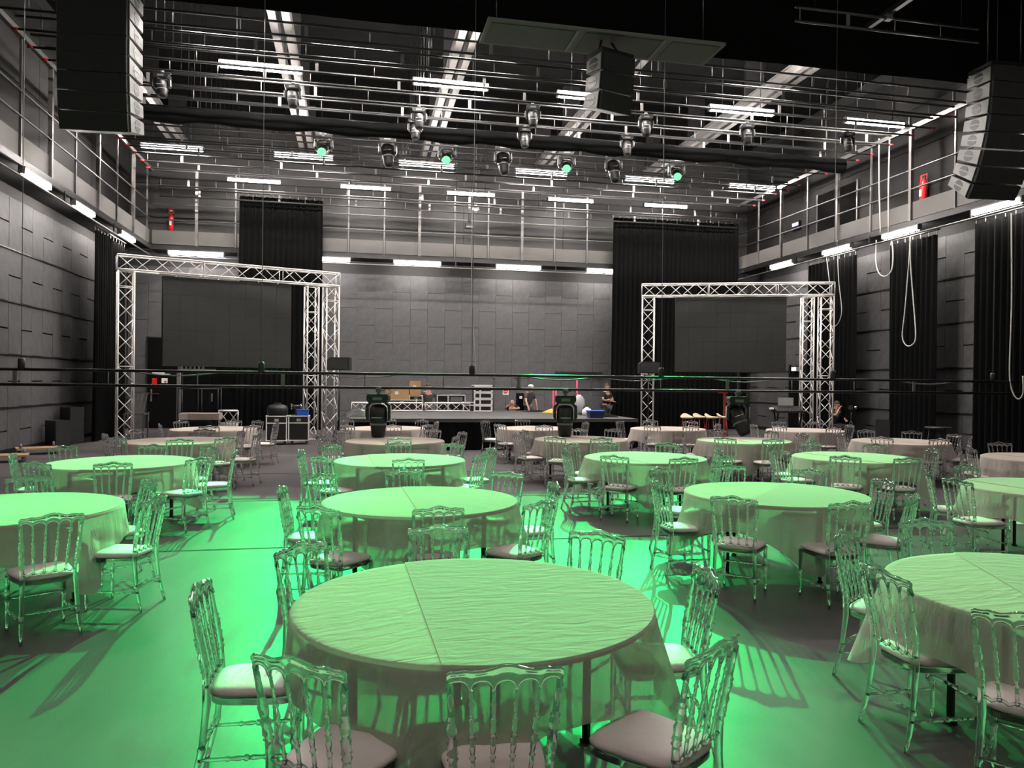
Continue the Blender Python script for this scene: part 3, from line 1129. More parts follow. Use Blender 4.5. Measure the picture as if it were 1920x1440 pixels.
# ---- tables: (name phrase, px centre, py back edge, py front edge or None, centre depth or None)
def tri(x):
    x = (x / (2 * pi)) % 1.0
    return 4 * abs(x - .5) - 1


def cloth_mesh(seed, s=1.15):
    """square cloth over a round top: crisp rim, nearly flat sides, corners hanging as pointed folds"""
    rnd = random.Random(seed)
    n = 192
    ph = [rnd.uniform(0, 6.28) for _ in range(6)]
    vs, fs = [], []
    rings = [0.25, .5, .72, .86, .89, .898]
    vs.append((0, 0, TZ + .006))
    for r in rings:
        for i in range(n):
            a = 2 * pi * i / n
            z = TZ + .006 + .0012 * sin(5 * a + ph[0]) * r
            vs.append((r * cos(a), r * sin(a), z if r < .895 else TZ + .004))
    T = [0.0, .03, .08, .16, .27, .4, .55, .7, .85, 1.0]
    for t in T:
        for i in range(n):
            a = 2 * pi * i / n
            c4 = (abs(cos(a)) ** 7 + abs(sin(a)) ** 7) ** (1 / 7)
            L = s * (1 + .010 * sin(3 * a + ph[1])) / c4 - .9
            L = min(L, .57)
            ac = (a % (pi / 2)) - pi / 4               # angle from the nearest corner
            cor = max(0.0, 1 - (abs(ac) / .46) ** 2)
            ridge = max(-.45, 1 - abs(ac) / .15) if abs(ac) < .22 else -.45 * max(0, 1 - (abs(ac) - .22) / .24)
            q = t
            fold = tri(7 * a + ph[2]) * .6 + tri(13 * a + ph[3]) * .4
            off = .006 + q * (.03 + .115 * ridge * (1.0 if abs(ac) < .46 else 0) + .05 * cor + .024 * fold * (1 - cor * .7) + .006 * sin(31 * a + ph[4]))
            r = .9 + max(off, .002)
            z = TZ - .002 - .010 * min(1, t * 30) - t * L
            vs.append((r * cos(a), r * sin(a), z))
    for i in range(n):
        fs.append((0, 1 + i, 1 + (i + 1) % n))
    R = len(rings) + len(T)
    for j in range(R - 1):
        for i in range(n):
            p = 1 + j * n
            fs.append((p + i, p + n + i, p + n + (i + 1) % n, p + (i + 1) % n))
    m = MB()
    m.add(vs, fs, True)
    return m.mesh('tablecloth', 'cloth')


CLOTHS = [cloth_mesh(k) for k in range(4)]
# overlapping second length of cloth: everything on one side of a chord
def overlap_mesh(x0):
    m = MB()
    n = 40
    a0 = math.acos(x0 / .897)
    poly = [(.897 * cos(-a0 + 2 * a0 * i / n), .897 * sin(-a0 + 2 * a0 * i / n)) for i in range(n + 1)]
    m.prism(poly, TZ + .0085, TZ + .0115, 'z')
    return m.mesh('cloth_overlap', 'cloth')


OVER = [overlap_mesh(-.28), overlap_mesh(-.1), overlap_mesh(-.4)]
top_me = MB().lathe([(.86, TZ - .03), (.885, TZ - .027), (.885, TZ - .003), (.87, TZ)], 48).mesh('tabletop', 'wood_light')
leg_me = MB().box(-.016, .016, -.016, .016, 0, TZ - .03).box(-.025, .025, -.025, .025, 0, .02).mesh('leg', 'black_metal')
brace_me = MB().bar((-.42, 0, TZ - .12), (.42, 0, TZ - .12), .03).mesh('leg_brace', 'black_metal')

TAB = {}


def table(key, phrase, px, pyb, zc, rot=0.0, seam=None):
    # centre depth along the view axis; ground position from it
    d = ray(px, 720)
    fw = ray(960, 720)
    xc = (px - 960) / F * zc
    wx = zc * sin(YAW) + xc * cos(YAW)
    wy = zc * cos(YAW) - xc * sin(YAW)
    t = thing('round_table', 'round folding table under the cloth, %s' % phrase, 'table', (wx, wy, 0), rot + .4, 'round banquet tables')
    link('tabletop', top_me, t)
    for k in range(4):
        a = pi / 4 + k * pi / 2
        link('leg', leg_me, t, (.6 * cos(a), .6 * sin(a), 0))
    for k in (-1, 1):
        link('leg_brace', brace_me, t, (0, k * .42, 0))
    i = len(TAB)
    o = link('tablecloth', CLOTHS[i % 4], None, (wx, wy, 0), (0, 0, rot))
    tag(o, 'pale thin cloth draped over the round table, %s' % phrase, 'tablecloth', 'pale cloths on the round tables')
    link('cloth_overlap', OVER[i % 3], o, None, (0, 0, (seam if seam is not None else -.15 + .1 * (i % 4)) - rot))
    TAB[key] = (wx, wy, phrase)


table('T1', 'nearest in the second column from left', 894, 1053, 3.87, radians(22), 0.02)
table('T2', 'second in the second column from left', 792, 914, 7.1, radians(25), 0.03)
table('T3', 'third in the second column from left', 752, 852, 10.66, radians(8), 0.05)
table('T4', 'fourth in the second column from left', 742, 820, 14.05, radians(15))
table('T5', 'last in the second column from left', 724, 798, 17.7, radians(0))
table('L1', 'nearest in the first column from left', 10, 931, 6.4, radians(10))
table('L2', 'second in the first column from left', 230, 856, 10.0, radians(30))
table('L3', 'third in the first column from left', 336, 821, 13.5, radians(20))
table('L4', 'last in the first column from left', 402, 800, 16.8, radians(15))
table('M0', 'nearest in the third column from left', 2005, 1034, 4.2, radians(5), -.4)
table('M1', 'second in the third column from left', 1455, 904, 7.8, radians(35), -.75)
table('M2', 'third in the third column from left', 1211, 848, 11.4, radians(28))
table('M3', 'fourth in the third column from left', 1090, 818, 14.9, radians(20))
table('M4', 'last in the third column from left', 1004, 798, 18.3, radians(10))
table('R1', 'nearest in the fourth column from left', 1981, 899, 8.43, radians(15))
table('R2', 'second in the fourth column from left', 1603, 848, 11.8, radians(5))
table('R3', 'third in the fourth column from left', 1396, 819, 15.1, radians(20))
table('R4', 'last in the fourth column from left', 1253, 799, 18.7, radians(12))
table('Q1', 'nearest in the fifth column from left', 1966, 849, 12.0, radians(18))
table('Q2', 'second in the fifth column from left', 1689, 821, 15.3, radians(10))
table('Q3', 'last in the fifth column from left', 1510, 800, 18.7, radians(25))
TAB['L0'] = (-3.72, 3.1, 'just outside the picture at lower left')

CHAIRS = {
    'T1': [(945, 1247), (545, 1232), (366, 1096), (560, 1018), (820, 983), (1122, 995), (1330, 1064), (1345, 1205)],
    'T2': [(524, 912), (588, 948), (818, 950), (1020, 938), (1043, 904), (957, 884), (760, 879), (600, 888)],
    'T3': [(768, 859), (560, 843), (598, 856), (905, 851), (925, 839), (852, 830), (747, 829), (614, 832)],
    'T4': [(591, 811), (612, 817), (749, 821), (857, 816), (870, 809), (822, 803), (625, 804)],
    'T5': [(650, 796), (648, 787), (738, 796.5), (728, 786), (792, 787), (803, 795), (820, 790)],
    'L0': [(6, 1040)],
    'L1': [(115, 968), (292, 930), (282, 898), (60, 891)],
    'L2': [(20, 850), (68, 866), (208, 866), (374, 857), (454, 844), (393, 835), (278, 835), (115, 836)],
    'L3': [(334, 823.5), (436, 820), (496, 813), (455, 807.5), (370, 806), (249, 807), (193, 813), (215, 820)],
    'L4': [(301, 794), (390, 798), (475, 797), (520, 793), (485, 788), (431, 788), (346, 789)],
    'M0': [(1648, 1062), (1582, 994), (1736, 972), (1918, 1150)],
    'M1': [(1369, 930), (1602, 942), (1234, 876), (1231, 902), (1362, 871), (1520, 879), (1660, 898), (1716, 926)],
    'M2': [(1150, 853), (1285, 857), (1068, 831), (1058, 841), (1150, 831), (1252, 830), (1350, 841), (1375, 856)],
    'M3': [(1022, 821), (965, 813), (980, 806), (1131, 821), (1215, 813), (1151, 804), (1084, 804)],
    'M4': [(907, 788), (937, 795), (1022, 797), (976, 785), (1100, 791)],
    'R1': [(1793, 897), (1810, 870), (1736, 878)],
    'R2': [(1585, 854), (1712, 858), (1750, 841), (1441, 834), (1464, 843), (1515, 829), (1641, 832)],
    'R3': [(1351, 822), (1466, 825), (1526, 819), (1507, 812), (1278, 809), (1344, 805), (1444, 808)],
    'R4': [(1223, 797), (1297, 798), (1216, 787), (1295, 789), (1349, 794), (1160, 789)],
    'Q1': [(1860, 827), (1828, 838), (1795, 834)],
    'Q2': [(1661, 818), (1759, 821.5), (1712, 807), (1791, 814), (1822, 819), (1573, 812), (1611, 804)],
    'Q3': [(1411, 795), (1450, 789), (1472, 797.5), (1531, 791), (1563, 801), (1595, 796)],
}
NUM = {'L1': 'nearest table of the first column', 'L2': 'second table of the first column', 'L3': 'third table of the first column', 'L4': 'last table of the first column', 'T1': 'nearest table of the second column', 'T2': 'second table of the second column', 'T3': 'third table of the second column', 'T4': 'fourth table of the second column', 'T5': 'last table of the second column', 'M0': 'nearest table of the third column', 'M1': 'second table of the third column', 'M2': 'third table of the third column', 'M3': 'fourth table of the third column', 'M4': 'last table of the third column', 'R1': 'nearest table of the fourth column', 'R2': 'second table of the fourth column', 'R3': 'third table of the fourth column', 'R4': 'last table of the fourth column', 'Q1': 'nearest table of the fifth column', 'Q2': 'second table of the fifth column', 'Q3': 'last table of the fifth column', 'L0': 'table beyond the lower left edge'}
SIDES = ['right', 'far right', 'far', 'far left', 'left', 'near left', 'near', 'near right']
for key, lst in CHAIRS.items():
    tx, ty, phrase = TAB[key]
    items = []
    for (px, py) in lst:
        p = at(px, py, Z=CH - .012)
        dx, dy = p.x - tx, p.y - ty
        r = hypot(dx, dy)
        ang = atan2(dy, dx)
        rr = max(1.12, min(1.42, r))
        if key in ('T1', 'M0', 'L0'):
            rr = max(1.1, min(1.5, r))
        items.append([ang, rr, px])
    # the back top lies .28 behind the seat centre; keep neighbours apart
    for _ in range(60):
        for i in range(len(items)):
            for j in range(i):
                a, b_ = items[i], items[j]
                pa = ((a[1]) * cos(a[0]), (a[1]) * sin(a[0]))
                pb = ((b_[1]) * cos(b_[0]), (b_[1]) * sin(b_[0]))
                dd = hypot(pa[0] - pb[0], pa[1] - pb[1])
                if dd < .56:
                    da = (a[0] - b_[0] + pi) % (2 * pi) - pi
                    s_ = .02 if da >= 0 else -.02
                    a[0] += s_
                    b_[0] -= s_
    used = {}
    cnt = {}
    names = []
    for ang, rr, px in items:
        va = (ang + YAW) % (2 * pi)
        k = int(round(va / (pi / 4))) % 8
        names.append(SIDES[k])
    for (ang, rr, px), nm in zip(items, names):
        same = sorted([it[2] for it, n2 in zip(items, names) if n2 == nm])
        extra = ''
        if len(same) > 1:
            i = same.index(px)
            extra = (', left one', ', right one')[i] if len(same) == 2 else ', %s from left' % ORD[i]
        x = tx + (rr - .285) * cos(ang)
        y = ty + (rr - .285) * sin(ang)
        rz = ang + pi / 2 + random.uniform(-.09, .09)      # local +y faces the table
        chair(x, y, rz, 'clear chair at %s of the %s%s' % (nm, NUM[key], extra))
# ================================================================== STAGE
SY0, SY1, SX0, SX1, SZ = 20.45, 26.2, -.12, 7.9, .86
st = thing('stage', 'low black-skirted stage platform before the far wall', 'stage', ((SX0 + SX1) / 2, SY0, 0))
hw = (SX1 - SX0) / 2
for i in range(4):
    for k in range(3):
        MB().box(-hw + 2 * hw * i / 4 + .003, -hw + 2 * hw * (i + 1) / 4 - .003, (SY1 - SY0) * k / 3 + .003, (SY1 - SY0) * (k + 1) / 3 - .003, SZ - .09, SZ).build('deck_panel', 'stage_top', st)
m = drape_mesh(2 * hw, SZ - .1, .35, .012, 160, 2)
m.build('skirt', 'velvet', st, (0, .03, SZ - .095))
m = drape_mesh(SY1 - SY0 - .1, SZ - .1, .35, .012, 100, 2)
me = m.mesh('skirt', 'velvet')
for s in (-1, 1):
    link('skirt', me, st, (s * (hw - .03), (SY1 - SY0) / 2, SZ - .095), (0, 0, pi / 2))
for i in range(3):
    for k in range(3):
        MB().tube((-hw + .4 + i * (hw - .4), .4 + k * 2.4, 0), (-hw + .4 + i * (hw - .4), .4 + k * 2.4, SZ - .09), .03, 6).build('stage_leg', 'alu', st)


def on(px, Y, Z):
    p = at(px, 720, Y=Y)
    return (p.x, Y, Z)


def wpx(px0, px1, Y):
    return at(px1, 720, Y=Y).x - at(px0, 720, Y=Y).x


# trusses lying on the stage
for i, (a, b, lab) in enumerate(((628, 690, 'short silver truss lying at the left end of the stage'), (716, 792, 'silver truss lying on stage beneath the brown cartons'), (797, 880, 'silver truss lying on stage before the equipment racks'))):
    x0, x1 = at(a, 760, Y=25.3).x, at(b, 760, Y=25.3).x
    x0 = max(x0, SX0 + .05)
    t = thing('stage_truss', lab, 'truss', ((x0 + x1) / 2, 25.3, SZ), 0, 'loose trusses on the stage')
    L = x1 - x0
    truss_part(t, 'truss_body', (-L / 2, 0, .15), (L / 2, 0, .15), .30, .022, .01)


def flight_case(label, loc, w, d, h, group=None, wheels=True, rz=0.0, body='black_plastic', name='flight_case'):
    t = thing(name, label, 'case', loc, rz, group)
    z0 = .12 if wheels else 0.0
    MB().box(-w / 2, w / 2, -d / 2, d / 2, z0, z0 + h).build('body', body, t)
    e = .022
    for sx in (-1, 1):
        for sy in (-1, 1):
            MB().bar((sx * w / 2, sy * d / 2, z0), (sx * w / 2, sy * d / 2, z0 + h), e * 1.4).build('edge_strip', 'alu', t)
    for z in (z0, z0 + h, z0 + h * .72):
        for sy in (-1, 1):
            MB().bar((-w / 2, sy * d / 2, z), (w / 2, sy * d / 2, z), e * 1.3).build('edge_strip', 'alu', t)
        for sx in (-1, 1):
            MB().bar((sx * w / 2, -d / 2, z), (sx * w / 2, d / 2, z), e * 1.3).build('edge_strip', 'alu', t)
    MB().box(-.06, .06, -d / 2 - .012, -d / 2, z0 + h * .78, z0 + h * .9).build('latch', 'chrome', t)
    for sx in (-1, 1):
        for sz in (0, 1):
            MB().sphere((sx * w / 2, -d / 2, z0 + sz * h), .03, 8, 5).build('corner_ball', 'alu', t)
    if wheels:
        for sx in (-1, 1):
            for sy in (-1, 1):
                MB().tube((sx * w * .36 - .02, sy * d * .34, .055), (sx * w * .36 + .02, sy * d * .34, .055), .055, 10).box(sx * w * .36 - .03, sx * w * .36 + .03, sy * d * .34 - .03, sy * d * .34 + .03, .09, .12).build('caster', 'caster', t)
    return t


def rack(label, px0, px1, Y, Z, py_top, levels=3):
    """open-fronted equipment rack case"""
    x0, x1 = at(px0, 740, Y=Y).x, at(px1, 740, Y=Y).x
    h = at((px0 + px1) / 2, py_top, Y=Y).z - Z
    w = x1 - x0
    t = thing('equipment_rack', label, 'case', ((x0 + x1) / 2, Y + .3, Z), 0, 'equipment racks on the stage')
    MB().box(-w / 2, w / 2, -.25, .3, 0, h).build('body', 'black_plastic', t)
    for s in (-1, 1):
        MB().bar((s * w / 2, -.3, 0), (s * w / 2, -.3, h), .035).build('edge_strip', 'alu', t)
    for z in (0.02, h):
        MB().bar((-w / 2, -.3, z), (w / 2, -.3, z), .035).build('edge_strip', 'alu', t)
    for k in range(levels):
        z = h * (k + .5) / levels
        MB().box(-w * .36, w * .36, -.28, -.25, z - h / levels * .3, z + h / levels * .3).build('rack_unit', 'grey_metal' if k % 2 else 'black_metal', t)
    return t


rack('open equipment rack on stage, left of the pair behind the truss', 820, 840, 25.9 - .35, SZ, 741)
rack('open equipment rack on stage, right of the pair behind the truss', 841, 872, 25.9 - .35, SZ, 741, 2)
# tall stacked drawer case
x0, x1 = at(890, 740, Y=25.2).x, at(922, 740, Y=25.2).x
t = thing('drawer_stack', 'tall stack of grey edged equipment drawers on the stage', 'case', ((x0 + x1) / 2, 25.5, SZ))
w = x1 - x0
h = at(905, 724, Y=25.2).z - SZ
for k in range(4):
    z = h * k / 4
    d_ = MB().box(-w / 2, w / 2, -.28, .28, z + .012, z + h / 4 - .012).build('drawer', 'black_plastic', t)
    for zz in (z + .02, z + h / 4 - .02):
        MB().bar((-w / 2, -.285, zz), (w / 2, -.285, zz), .05, .045).build('edge_strip', 'alu', d_)
    for s in (-1, -.35, 1):
        MB().bar((s * w / 2, -.285, z + .02), (s * w / 2, -.285, z + h / 4 - .02), .05, .04).build('edge_strip', 'alu', d_)
MB().box(-w / 2 - .02, w / 2 + .02, -.3, .3, h, h + .04).build('lid', 'white_paint', t)
flight_case('small black edged case beside the grey drawer stack', (at(886, 740, Y=25.4).x - .15, 25.4, SZ), .36, .4, .3, None, False)
# cartons on a low case
cx = (at(730, 740, Y=26).x + at(775, 740, Y=26).x) / 2
t = flight_case('wide low case with pale edges carrying the cartons', (cx, 25.85, SZ), .95, .5, .36, None, False, 0, 'black_plastic')
def carton(label, px0, px1, py0, py1, Y, zbase):
    x0, x1 = at(px0, 730, Y=Y).x, at(px1, 730, Y=Y).x
    zt = at((px0 + px1) / 2, py0, Y=Y).z
    t = thing('carton', label, 'box', ((x0 + x1) / 2, Y + .25, zbase), 0, 'brown cardboard cartons on the stage')
    w = x1 - x0
    h = zt - zbase
    MB().box(-w / 2, w / 2, -.22, .22, 0, h - .004).build('body', 'cardboard', t)
    MB().box(-w / 2 - .003, w / 2 + .003, -.223, -.002, h - .004, h).build('flap', 'cardboard', t)
    MB().box(-w / 2 - .003, w / 2 + .003, .002, .223, h - .004, h).build('flap', 'cardboard', t)
    MB().box(-.09, .03, -.224, -.22, h * .45, h * .7).build('paper_label', 'white_paint', t)
    return t
carton('wide brown cardboard carton on the low case', 724, 767, 727, 744, 25.6, SZ + .36)
flight_case('black case standing under the smaller brown carton', (at(779, 740, Y=25.9).x, 25.9, SZ), .42, .4, .50, None, False)
carton('smaller square brown carton beside the leaning man', 769, 789, 714, 739, 25.65, SZ + .50)
# dark bag heap at the front left
def heap(name, label, cat, loc, rx, ry, h, material, seed=1, group=None):
    rnd = random.Random(seed)
    m = MB()
    vs, fs = [], []
    n, r = 18, 7
    for j in range(r + 1):
        t = j / r
        for i in range(n):
            a = 2 * pi * i / n
            q = (1 - t) ** .7
            nz = 1 + .18 * sin(3 * a + seed) + .12 * rnd.uniform(-1, 1)
            vs.append((rx * q * nz * cos(a), ry * q * nz * sin(a), h * t * (1 + .12 * rnd.uniform(-1, 1)) if j else 0))
    for j in range(r):
        for i in range(n):
            fs.append((j * n + i, j * n + (i + 1) % n, (j + 1) * n + (i + 1) % n, (j + 1) * n + i))
    m.add(vs, fs, True)
    o = m.build(name, material, None, loc)
    return tag(o, label, cat, group)
heap('cloth_bag', 'crumpled black bag on the front left of the stage', 'bag', (at(668, 778, Y=21.4).x, 21.4, SZ), .36, .25, .26, 'black_plastic', 3)
heap('cable_heap', 'tangle of black cable on the right end of the stage', 'cable', (7.3, 21.6, SZ), .5, .3, .10, 'velvet', 5)
heap('cable_coil', 'flat black cable coil lying in front of the standing man', 'cable', (at(1010, 760, Y=25.2).x, 25.2, SZ), .7, .25, .05, 'velvet', 9)
heap('work_gloves', 'crumpled yellow cloth on the stage floor', 'cloth', (at(1034, 768, Y=24.6).x, 24.6, SZ), .26, .15, .12, 'yellow', 11)
# sign on a stand, poles
p = on(948, 26.3, 0)
t = thing('sign_stand', 'white and red sign on a thin black stand', 'sign', p)
z = at(948, 734.5, Y=26.3).z
MB().tube((0, 0, .02), (0, 0, z), .012, 6).build('pole', 'black_metal', t)
MB().lathe([(.16, 0), (.16, .015), (.02, .03)], 14).build('base', 'black_metal', t)
s_ = MB().box(-.105, .105, -.03, -.015, z - .11, z + .11).build('panel', 'white_paint', t)
MB().prism([(-.075, z - .02), (-.05, z - .06), (.05, z - .06), (.075, z - .02), (.075, z + .03), (.05, z + .06), (-.05, z + .06), (-.075, z + .03)], -.034, -.03).build('red_mark', 'red', s_)
MB().box(-.05, .05, -.036, -.034, z - .008, z + .014).build('bar_mark', 'white_paint', s_)
for (px, py, lab) in ((926, 711, 'thin black microphone stand behind the drawer stack'), (968, 711, 'thin black stand with a lamp behind the crouching man')):
    p = on(px, 27.6, 0)
    t = thing('stand', lab, 'stand', p)
    z = at(px, py, Y=27.6).z
    MB().tube((0, 0, .03), (0, 0, z), .014, 6).build('pole', 'black_metal', t)
    for k in range(3):
        MB().tube((0, 0, .3), (.3 * cos(k * 2.09), .3 * sin(k * 2.09), .012), .011, 5).build('leg', 'black_metal', t)
    MB().lathe([(.03, z), (.06, z + .03), (.06, z + .13), (.03, z + .15)], 10).build('top', 'grey_metal', t)
for (px, py0, lab) in ((1040, 731, 'double pink-red upright post behind the stage'), (1082, 713, 'tall thin pink-red upright post behind the stage')):
    p = on(px, 26.8, 0)
    z = at(px, py0, Y=26.8).z
    t = thing('red_post', lab, 'post', p, 0, 'pink-red posts')
    offs = (-.05, .05) if px < 1060 else (0,)
    for o_ in offs:
        MB().tube((o_, 0, .02), (o_, 0, z), .028, 8).build('tube', 'pink_red', t)
    MB().box(-.22, .22, -.18, .18, 0, .02).build('base_plate', 'pink_red', t)
# wrapped fan, jug, blue box
p = on(1086, 23.2, SZ)
t = thing('wrapped_roll', 'upright roll wrapped in clear film at the stage edge', 'roll', p, .3)
MB().lathe([(.13, 0), (.17, .08), (.19, .3), (.17, .48), (.10, .58), (.05, .6)], 14).build('film', 'plastic_clear_wrap', t)
MB().lathe([(.06, -.0), (.06, .62)], 10).build('core', 'white_paint', t)
p = on(1101, 22.6, SZ)
t = thing('jug', 'white plastic jug with handle standing on the stage', 'jug', p)
MB().lathe([(.12, 0), (.15, .03), (.155, .12), (.12, .2), (.05, .23), (.045, .26)], 14).build('body', 'white_paint', t)
MB().sweep([(.04, 0, .24), (.0, -.0, .32), (-.08, 0, .3), (-.13, 0, .18)], .014, 6).build('handle', 'black_plastic', t)
p = on(1117, 21.0, SZ)
t = thing('blue_crate', 'dark blue plastic box on the right front of the stage', 'box', p)
MB().hexa([(-.2, -.14, 0), (.2, -.14, 0), (.2, .14, 0), (-.2, .14, 0), (-.22, -.16, .19), (.22, -.16, .19), (.22, .16, .19), (-.22, .16, .19)]).build('body', 'navy', t)
MB().box(-.235, .235, -.175, .175, .19, .215).build('rim', 'blue', t)
p = on(975, 26.7, 0)
t = thing('dust_bin', 'black covered stand with a white mark beside the crouching man', 'stand', p)
z = at(975, 737, Y=26.7).z
MB().lathe([(.14, 0), (.15, .3), (.13, z - .25), (.15, z - .1), (.13, z)], 12).build('cover', 'velvet', t)
MB().box(-.05, .05, -.165, -.15, z - .2, z - .1).build('mark', 'white_paint', t)
# long dark box on the far wall
p = at(1085, 700, Y=30.4)
o = MB().box(-1.0, 1.0, -.12, .0, -.03, .06).build('wall_rail', 'bar_metal', None, (p.x, 30.44, p.z))
tag(o, 'long thin dark rail fixed to the far wall behind the stage', 'rail')

# ================================================================== LEFT FAR CORNER
xd0, xd1 = at(276, 700, Y=30.4).x, at(332, 700, Y=30.4).x
d1 = struct(MB().box(-(xd1 - xd0) / 2, (xd1 - xd0) / 2, -.05, .04, 0, 3.35).build('door_1', 'velvet', None, ((xd0 + xd1) / 2, YF - .04, 0)))
W = (xd1 - xd0) / 2
MB().box(-W - .04, -W, -.06, .04, 0, 3.4).build('door_frame', 'bar_metal', d1)
MB().box(W, W + .04, -.06, .04, 0, 3.4).build('door_frame', 'bar_metal', d1)
MB().box(-W - .04, W + .04, -.06, .04, 3.35, 3.4).build('door_frame', 'bar_metal', d1)
h_ = MB().box(-W + .12, -W + .17, -.07, -.05, 1.0, 1.45).build('handle_plate', 'galv', d1)
MB().bar((-W + .14, -.1, 1.28), (-W + .42, -.1, 1.28), .03).bar((-W + .14, -.05, 1.28), (-W + .14, -.11, 1.28), .025).build('lever', 'chrome', h_)
MB().box(-W + .05, -W + .08, -.065, -.05, .25, .6).build('hinge', 'galv', d1)
zr = lambda py, px=290: at(px, py, Y=YF - .1).z
xr = lambda px: at(px, 710, Y=YF - .1).x - (xd0 + xd1) / 2
MB().box(xr(285), xr(294), -.057, -.05, zr(725), zr(709)).build('red_sign', 'red', d1)
s_ = MB().box(xr(303), xr(314), -.057, -.05, zr(718), zr(709)).build('white_sign', 'white_paint', d1)
MB().box(xr(308), xr(312), -.059, -.057, zr(717), zr(714)).build('red_mark', 'red', s_)
MB().box(xr(283), xr(319), -.057, -.05, zr(701.8), zr(700.6)).build('white_line', 'white_paint', d1)
MB().box(xr(285), xr(309), -.057, -.05, zr(700), zr(698.4)).build('white_line', 'white_paint', d1)

# made-up black doors that fill dark wall zones: behind the rack, at the right
def filler_door(name, px0, px1, h, X=None, Y=None):
    if Y is not None:
        x0, x1 = at(px0, 720, Y=Y).x, at(px1, 720, Y=Y).x
        o = MB().box(-(x1 - x0) / 2, (x1 - x0) / 2, -.05, .03, 0, h).build(name, 'velvet', None, ((x0 + x1) / 2, Y, 0))
        w = (x1 - x0) / 2
        for s in (-1, 1):
            MB().box(s * w - .03, s * w + .03, -.07, .03, 0, h + .05).build('door_frame', 'bar_metal', o)
        MB().box(-.03, -.01, -.055, -.05, 0, h).build('door_joint', 'dark', o)
        MB().box(.05, .09, -.09, -.05, 1.0, 1.3).build('handle', 'galv', o)
    else:
        y0, y1 = at(px0, 720, X=X).y, at(px1, 720, X=X).y
        w = abs(y1 - y0) / 2
        o = MB().box(-.05, .03, -w, w, 0, h).build(name, 'velvet', None, (X, (y0 + y1) / 2, 0))
        for s in (-1, 1):
            MB().box(-.07, .03, s * w - .03, s * w + .03, 0, h + .05).build('door_frame', 'bar_metal', o)
        MB().box(-.09, -.05, w - .2, w - .16, 1.0, 1.3).build('handle', 'galv', o)
    return struct(o)


filler_door('door_3_filler', 342, 446, 3.3, Y=YF - .035)
filler_door('door_4_filler', 1386, 1440, 2.6, Y=YF - .035)
filler_door('door_5_filler', 1482, 1512, 2.6, X=XR - .04)
# grey post
p = on(335, 26.6, 0)
t = thing('grey_post', 'grey upright post standing before the black door', 'post', p)
MB().bar((0, 0, .02), (0, 0, at(335, 697, Y=26.6).z), .10).build('column', 'cab_side', t)
MB().box(-.2, .2, -.2, .2, 0, .02).build('foot', 'black_metal', t)
for k in range(6):
    x = at(341 + 8 * k, 690, Y=26.8).x - p[0]
    MB().bar((x, .2, at(341, 692, Y=26.8).z), (x, .2, at(341, 682, Y=26.8).z), .05).build('tine', 'galv', t)
MB().bar((0, .2, at(341, 693, Y=26.8).z), (1.1, .2, at(341, 693, Y=26.8).z), .06).build('tine_bar', 'galv', t)
# trolley rack loaded with dark chairs
p = on(375, 26.8, 0)
t = thing('chair_trolley', 'dark wheeled rack loaded with black covers behind the left screen', 'trolley', p)
zt = at(375, 729, Y=26.8).z
wv = wpx(338, 412, 26.8) / 2
for sx in (-1, 0, 1):
    for sy in (-.3, .3):
        MB().tube((sx * wv, sy, .1), (sx * wv, sy, zt), .018, 6).build('upright', 'black_metal', t)
for sy in (-.3, .3):
    for z in (.2, zt):
        MB().tube((-wv, sy, z), (wv, sy, z), .018, 6).build('cross_rail', 'black_metal', t)
MB().box(-wv, wv, -.3, .3, .12, .17).build('tray', 'black_metal', t)
for sx in (-.9, .9):
    for sy in (-.25, .25):
        MB().tube((sx * wv - .02, sy, .06), (sx * wv + .02, sy, .06), .06, 10).build('caster', 'caster', t)
heap('folded_covers', 'heap of folded black fabric on the wheeled rack', 'fabric', (p[0], p[1], .17), wv * .8, .22, .55, 'velvet', 21)
# wood platform
x0, x1 = at(345, 780, Y=26.0).x, at(418, 780, Y=26.0).x
t = thing('platform_board', 'flat pale wooden riser lying in front of the rack', 'platform', ((x0 + x1) / 2, 25.6, 0))
w = (x1 - x0) / 2
zt = at(380, 775, Y=25.4).z
MB().box(-w, w, -.3, .3, zt - .2, zt).build('deck', 'wood_light', t)
MB().box(-w - .01, -w + .25, -.31, .31, zt - .19, zt - .01).build('end_cover', 'white_paint', t)
for sx in (-1, 1):
    for sy in (-1, 1):
        MB().bar((sx * w * .8, sy * .2, 0), (sx * w * .8, sy * .2, zt - .2), .06).build('leg', 'black_metal', t)
# truss cubes
for k, (zz, lab) in enumerate(((.0, 'lower silver truss cube beside the wooden riser'), (.45, 'upper silver truss cube beside the wooden riser'))):
    p = on(429, 25.2, zz)
    t = thing('truss_cube', lab, 'truss', p, .2, 'stacked truss cubes')
    truss_part(t, 'cube_body', (-.28, 0, .22), (.28, 0, .22), .44, .024, .012, .28)
# easel on a small table
p = on(256, 25.6, 0)
t = thing('side_table', 'small grey table beside the left truss tower', 'table', p)
MB().box(-.3, .3, -.3, .3, .72, .76).build('top', 'grey_metal', t)
for sx in (-1, 1):
    for sy in (-1, 1):
        MB().bar((sx * .27, sy * .27, 0), (sx * .27, sy * .27, .72), .035).build('leg', 'grey_metal', t)
t = thing('music_stand', 'leaning metal music rack on the small grey table', 'rack', (p[0], p[1], .76), .2)
for k in range(5):
    MB().bar((-.2 + .1 * k, -.12, .0), (-.1 + .1 * k, .15, .62), .025).build('slat', 'galv', t)
MB().bar((-.15, .16, .62), (.35, .16, .62), .05).build('top_bar', 'galv', t)
MB().bar((-.25, -.13, .02), (.25, -.13, .02), .05).build('bottom_bar', 'galv', t)
